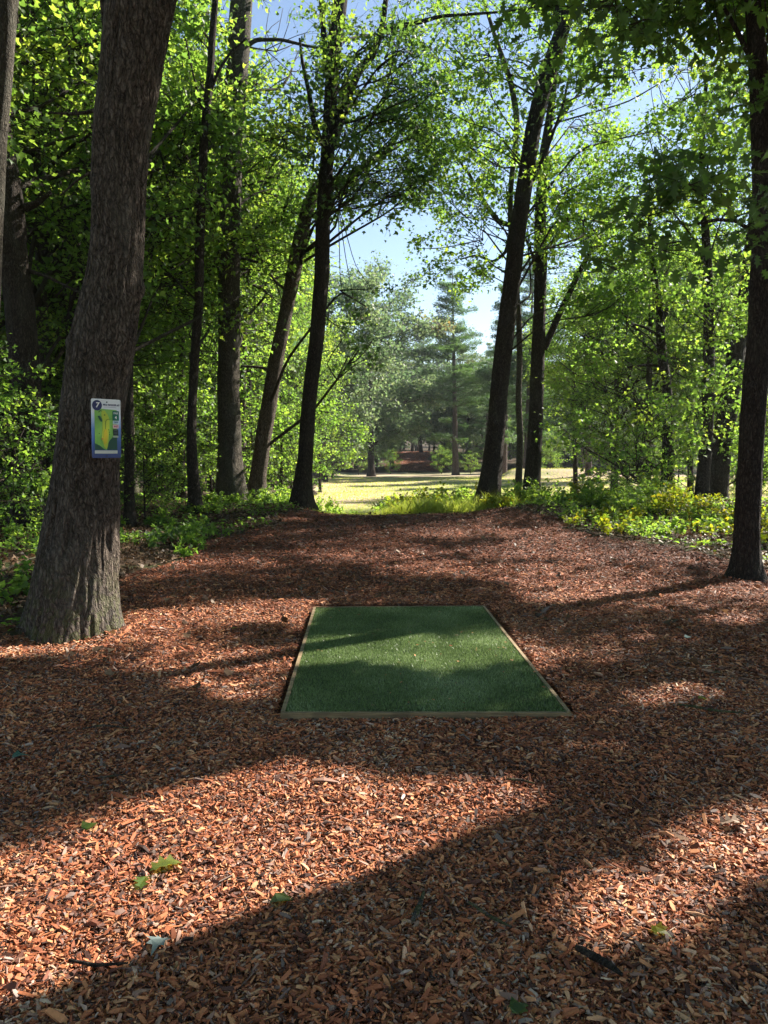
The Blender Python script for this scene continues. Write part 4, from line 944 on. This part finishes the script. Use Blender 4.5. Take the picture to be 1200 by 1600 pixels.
plate('distance_box', rr(.715, .362, .92, .42, .015), pale, .0034)
plate('distance_box', rr(.715, .428, .92, .492, .015), pink, .0034)
plate('legend_box', rr(.72, .508, .9, .615, .01), black, .0034); plate('legend_box', rr(.72, .62, .9, .65, .01), simple('grey_ink', (.4, .45, .35), .4), .0034)
for k in range(3): plate('legend_line', rr(.75, .525 + .028 * k, .87, .533 + .028 * k, .003), simple('faint_ink', (.12, .15, .15), .5), .0048)
plate('caption_strip', rr(.09, .872, .87, .925, .012), simple('strip_ink', (.66, .68, .62), .4), .0012)
plate('caption_line', rr(.15, .894, .8, .901, .003), simple('caption_ink', (.4, .42, .38), .5), .0026)
for u, v in ((.52, .052), (.5, .965)):
    plate('screw', ell(u, v, .022, 12), simple('screw_metal', (.04, .04, .05), .4), .0012, .004)
def text(name, s, u, v, hgt, mat, d, wscale=1.0, shear=0.0, bold=.0):
    cu = bpy.data.curves.new(name, 'FONT'); cu.body = s; cu.size = 1; cu.align_x = 'CENTER'; cu.align_y = 'CENTER'; cu.extrude = .002; cu.offset = bold; cu.resolution_u = 3; cu.shear = shear
    o = bpy.data.objects.new(name, cu); scene.collection.objects.link(o); dg_ = bpy.context.evaluated_depsgraph_get()
    me = bpy.data.meshes.new_from_object(o.evaluated_get(dg_)); bpy.data.objects.remove(o); bpy.data.curves.remove(cu)
    vv = np.zeros(len(me.vertices) * 3, np.float32); me.vertices.foreach_get('co', vv); vv = vv.reshape(-1, 3)
    h = hgt * SH / .72; c = SP(u, v, d) - SB
    out = c + X * (vv[:, :1] * h * wscale) + Zu * (vv[:, 1:2] * h) + Nn * (vv[:, 2:3] * .3)
    me.vertices.foreach_set('co', out.astype(np.float32).ravel()); me.update(); me.materials.clear(); me.materials.append(mat)
    q = bpy.data.objects.new(name, me); scene.collection.objects.link(q); q.parent = sg
text('number', '7', .195, .108, .085, white, .0026, 1.1, .12, .03)
text('title', 'MILE MARKER #2', .675, .097, .030, navy, .0012, .98, 0, .02)
plate('title_line', rr(.42, .131, .84, .138, .003), simple('sub_ink', (.42, .44, .55), .5), .0012)
text('par_word', 'PAR', .82, .237, .036, white, .0048, .95, 0, .01)
text('par_number', '4', .82, .31, .052, white, .0048, 1, 0, .02)
text('distance', '589', .818, .391, .036, simple('blue_ink', (.03, .1, .22), .5), .0048, 1.1, 0, .01)
text('distance', '447', .818, .46, .034, simple('dark_red_ink', (.3, .03, .05), .5), .0048, 1.1, 0, .01)

# ---------------------------------------------------------------- single things lying on the chips
def flatleaf(px, py, size, rz, kind, mat, label, name='fallen_leaf', tone=.6, cup=.3, tilt=.15, stem=True):
    g = G(px, py, .04); z = float(H(*g)) + .045; b = Bag(); c = np.array([g[0], g[1], z])
    tip = np.array([math.sin(rz), math.cos(rz), tilt]); 
    V_, F_, k_ = leaves(c[None], nz(tip[None]), np.array([[0, 0, 1.]]), size, kind, cup, .5); b.add(V_, F_, .5, tone, 1)
    if stem: s = c - nz(tip) * size * .38; prisms(b, s[None], (s - nz(tip) * size * .25 + [0, 0, .01])[None], (s - nz(tip) * size * .5)[None], .0012, .0008, 0)
    o = b.build(name, [B_TWIG, mat], None, (g[0], g[1], z)); o.location = (g[0], g[1], z); tag(o, label, 'leaf')
flatleaf(254, 1352, .135, 1.0, 'oak', M_BRIGHT, 'bright green lobed oak leaf on sunlit chips, larger of the pair', tone=.75)
flatleaf(222, 1378, .095, -.2, 'oak', M_MAPLE, 'darker green oak leaf beside the bright one on sunlit chips', tone=.5)
flatleaf(247, 1470, .085, 3.3, 'maple', simple('pale_leaf', (.15, .19, .18), .6), 'pale silvery maple leaf lying upside down on the chips')
flatleaf(1031, 1455, .075, 2.2, 'maple', M_YELLOW, 'small yellow green leaf on the chips at lower right', tone=.6)
flatleaf(1140, 1286, .12, 1.6, 'oak', simple('tan_leaf', (.28, .19, .13), .7), 'curled tan brown dead oak leaf on the right sunlit chips', cup=.8)
flatleaf(1096, 1092, .07, 1.4, 'leaf', M_BRIGHT, 'little green leaf in the light patch right of the tee pad', tone=.7)
flatleaf(1076, 998, .09, 1.2, 'lobe', simple('grey_leaf', (.16, .22, .2), .6), 'grey green leaf in the shade near the right trunk')
flatleaf(366, 981, .06, .6, 'leaf', M_BRIGHT, 'green leaf on the chips left of the tee pad', tone=.5)
flatleaf(30, 1182, .09, 1.0, 'lobe', simple('teal_leaf', (.05, .11, .08), .6), 'dark green leaf in the shade near the left side')
flatleaf(140, 1288, .08, .4, 'lobe', M_MAPLE, 'green leaf at the soft shadow edge on the left', tone=.35)
flatleaf(436, 1404, .09, 1.3, 'leaf', M_OAK, 'dark green leaf on the edge of the broad shadow', tone=.4)
flatleaf(812, 1572, .07, 1.0, 'lobe', M_OAK, 'dark leaf in the shade at the bottom of the picture', tone=.4)
flatleaf(252, 985, .10, 1.5, 'leaf', simple('pinkish_leaf', (.42, .26, .2), .7), 'pinkish brown leaf on the chips right of the big trunk base', cup=.6)
def stick(pts, r, label, mat=B_DARK, name='stick', cat='stick', flat=1.0, zz=.045):
    W = []
    for px, py in pts: g = G(px, py, .03); W.append([g[0], g[1], float(H(*g)) + zz + .006 * rng.random()])
    W = np.array(W); c = W.mean(0); b = Bag()
    V_, F_ = tube(W, [r * .7] + [r] * (len(W) - 2) + [r * .45], 9, .012, ref=(0, 0, 1), disp=lambda q, rr_, th: rr_ * (.75 + .6 * fbm(np.stack([q[:, None, 0] * 40 + np.cos(th)[None] * 1.5, q[:, None, 1] * 40 + np.sin(th)[None] * 1.5, q[:, None, 2] * 40 + 0 * th[None]], -1), 2)))
    F_.append(np.arange(9)[::-1][None]); b.add(V_, F_, .5, .5, 0, True); o = b.build(name, mat, None, c); o.location = c; tag(o, label, cat)
stick([(900,1484),(925,1497),(950,1510),(972,1526)], .012, 'dark thick bark piece on the chips at lower right', name='bark_piece', cat='bark')
stick([(108,1506),(150,1513),(200,1508)], .006, 'dark thin curved stick on the chips at lower left')
stick([(1060,1104),(1090,1110),(1125,1116),(1162,1119)], .008, 'long brown stick lying right of the tee pad', B_OAK)
stick([(732,1417),(770,1440),(800,1455)], .006, 'thin straight stick in the broad shadow', B_OAK)
stick([(645,1442),(655,1420),(662,1400)], .010, 'pale short stick standing out in the broad shadow', B_MAPLE)
stick([(150,1218),(175,1216),(200,1213)], .005, 'thin stick at the upper left edge of the big light patch', B_OAK)
stick([(792,1226),(815,1226),(835,1232)], .007, 'purple brown stick at the tip of the big light patch', B_OAK)
stick([(130,1142),(160,1136),(200,1138)], .006, 'thin stick in the shade left of the tee pad', B_OAK)
stick([(915,800+32),(930,838),(945,836)], .02, 'short broken branch piece at the crest right of the path', B_OAK)
for i, (a, d) in enumerate([((20,868),(110,858)), ((40,880),(130,905)), ((0,900),(90,870)), ((150,860),(70,840)), ((240,850),(330,835)), ((1000,832),(1060,850)), ((1070,868),(1130,862))]):
    stick([a, ((a[0] + d[0]) / 2, (a[1] + d[1]) / 2 - 4), d], .012, ['grey fallen twig across the left forest floor', 'fallen twig sloping down behind the big trunk', 'fallen twig at the far left of the forest floor', 'fallen branch above the other twigs at left', 'fallen twig at the left margin of the path', 'fallen twig on the right verge under the leafy tree', 'fallen twig beside the right edge trunk'][i], B_MAPLE, 'fallen_twig', 'twig', zz=.09)

# ---------------------------------------------------------------- air
hz = Bag(); x0, x1, y0, y1, z0, z1 = -490, 490, -40, 640, -3.5, 60
box(hz, ((x0 + x1) / 2, (y0 + y1) / 2, (z0 + z1) / 2), (x1 - x0, y1 - y0, z1 - z0))
m = bpy.data.materials.new('haze_air'); m.use_nodes = True; n = m.node_tree.nodes; n.remove(n['Principled BSDF'])
pv = n.new('ShaderNodeVolumePrincipled'); pv.inputs['Color'].default_value = (.86, .93, 1, 1); pv.inputs['Density'].default_value = .0003; pv.inputs['Anisotropy'].default_value = .35
m.node_tree.links.new(pv.outputs[0], n['Material Output'].inputs['Volume'])
tag(hz.build('haze', m), 'thin pale summer haze in the air over the fairway', 'haze', kind='stuff')
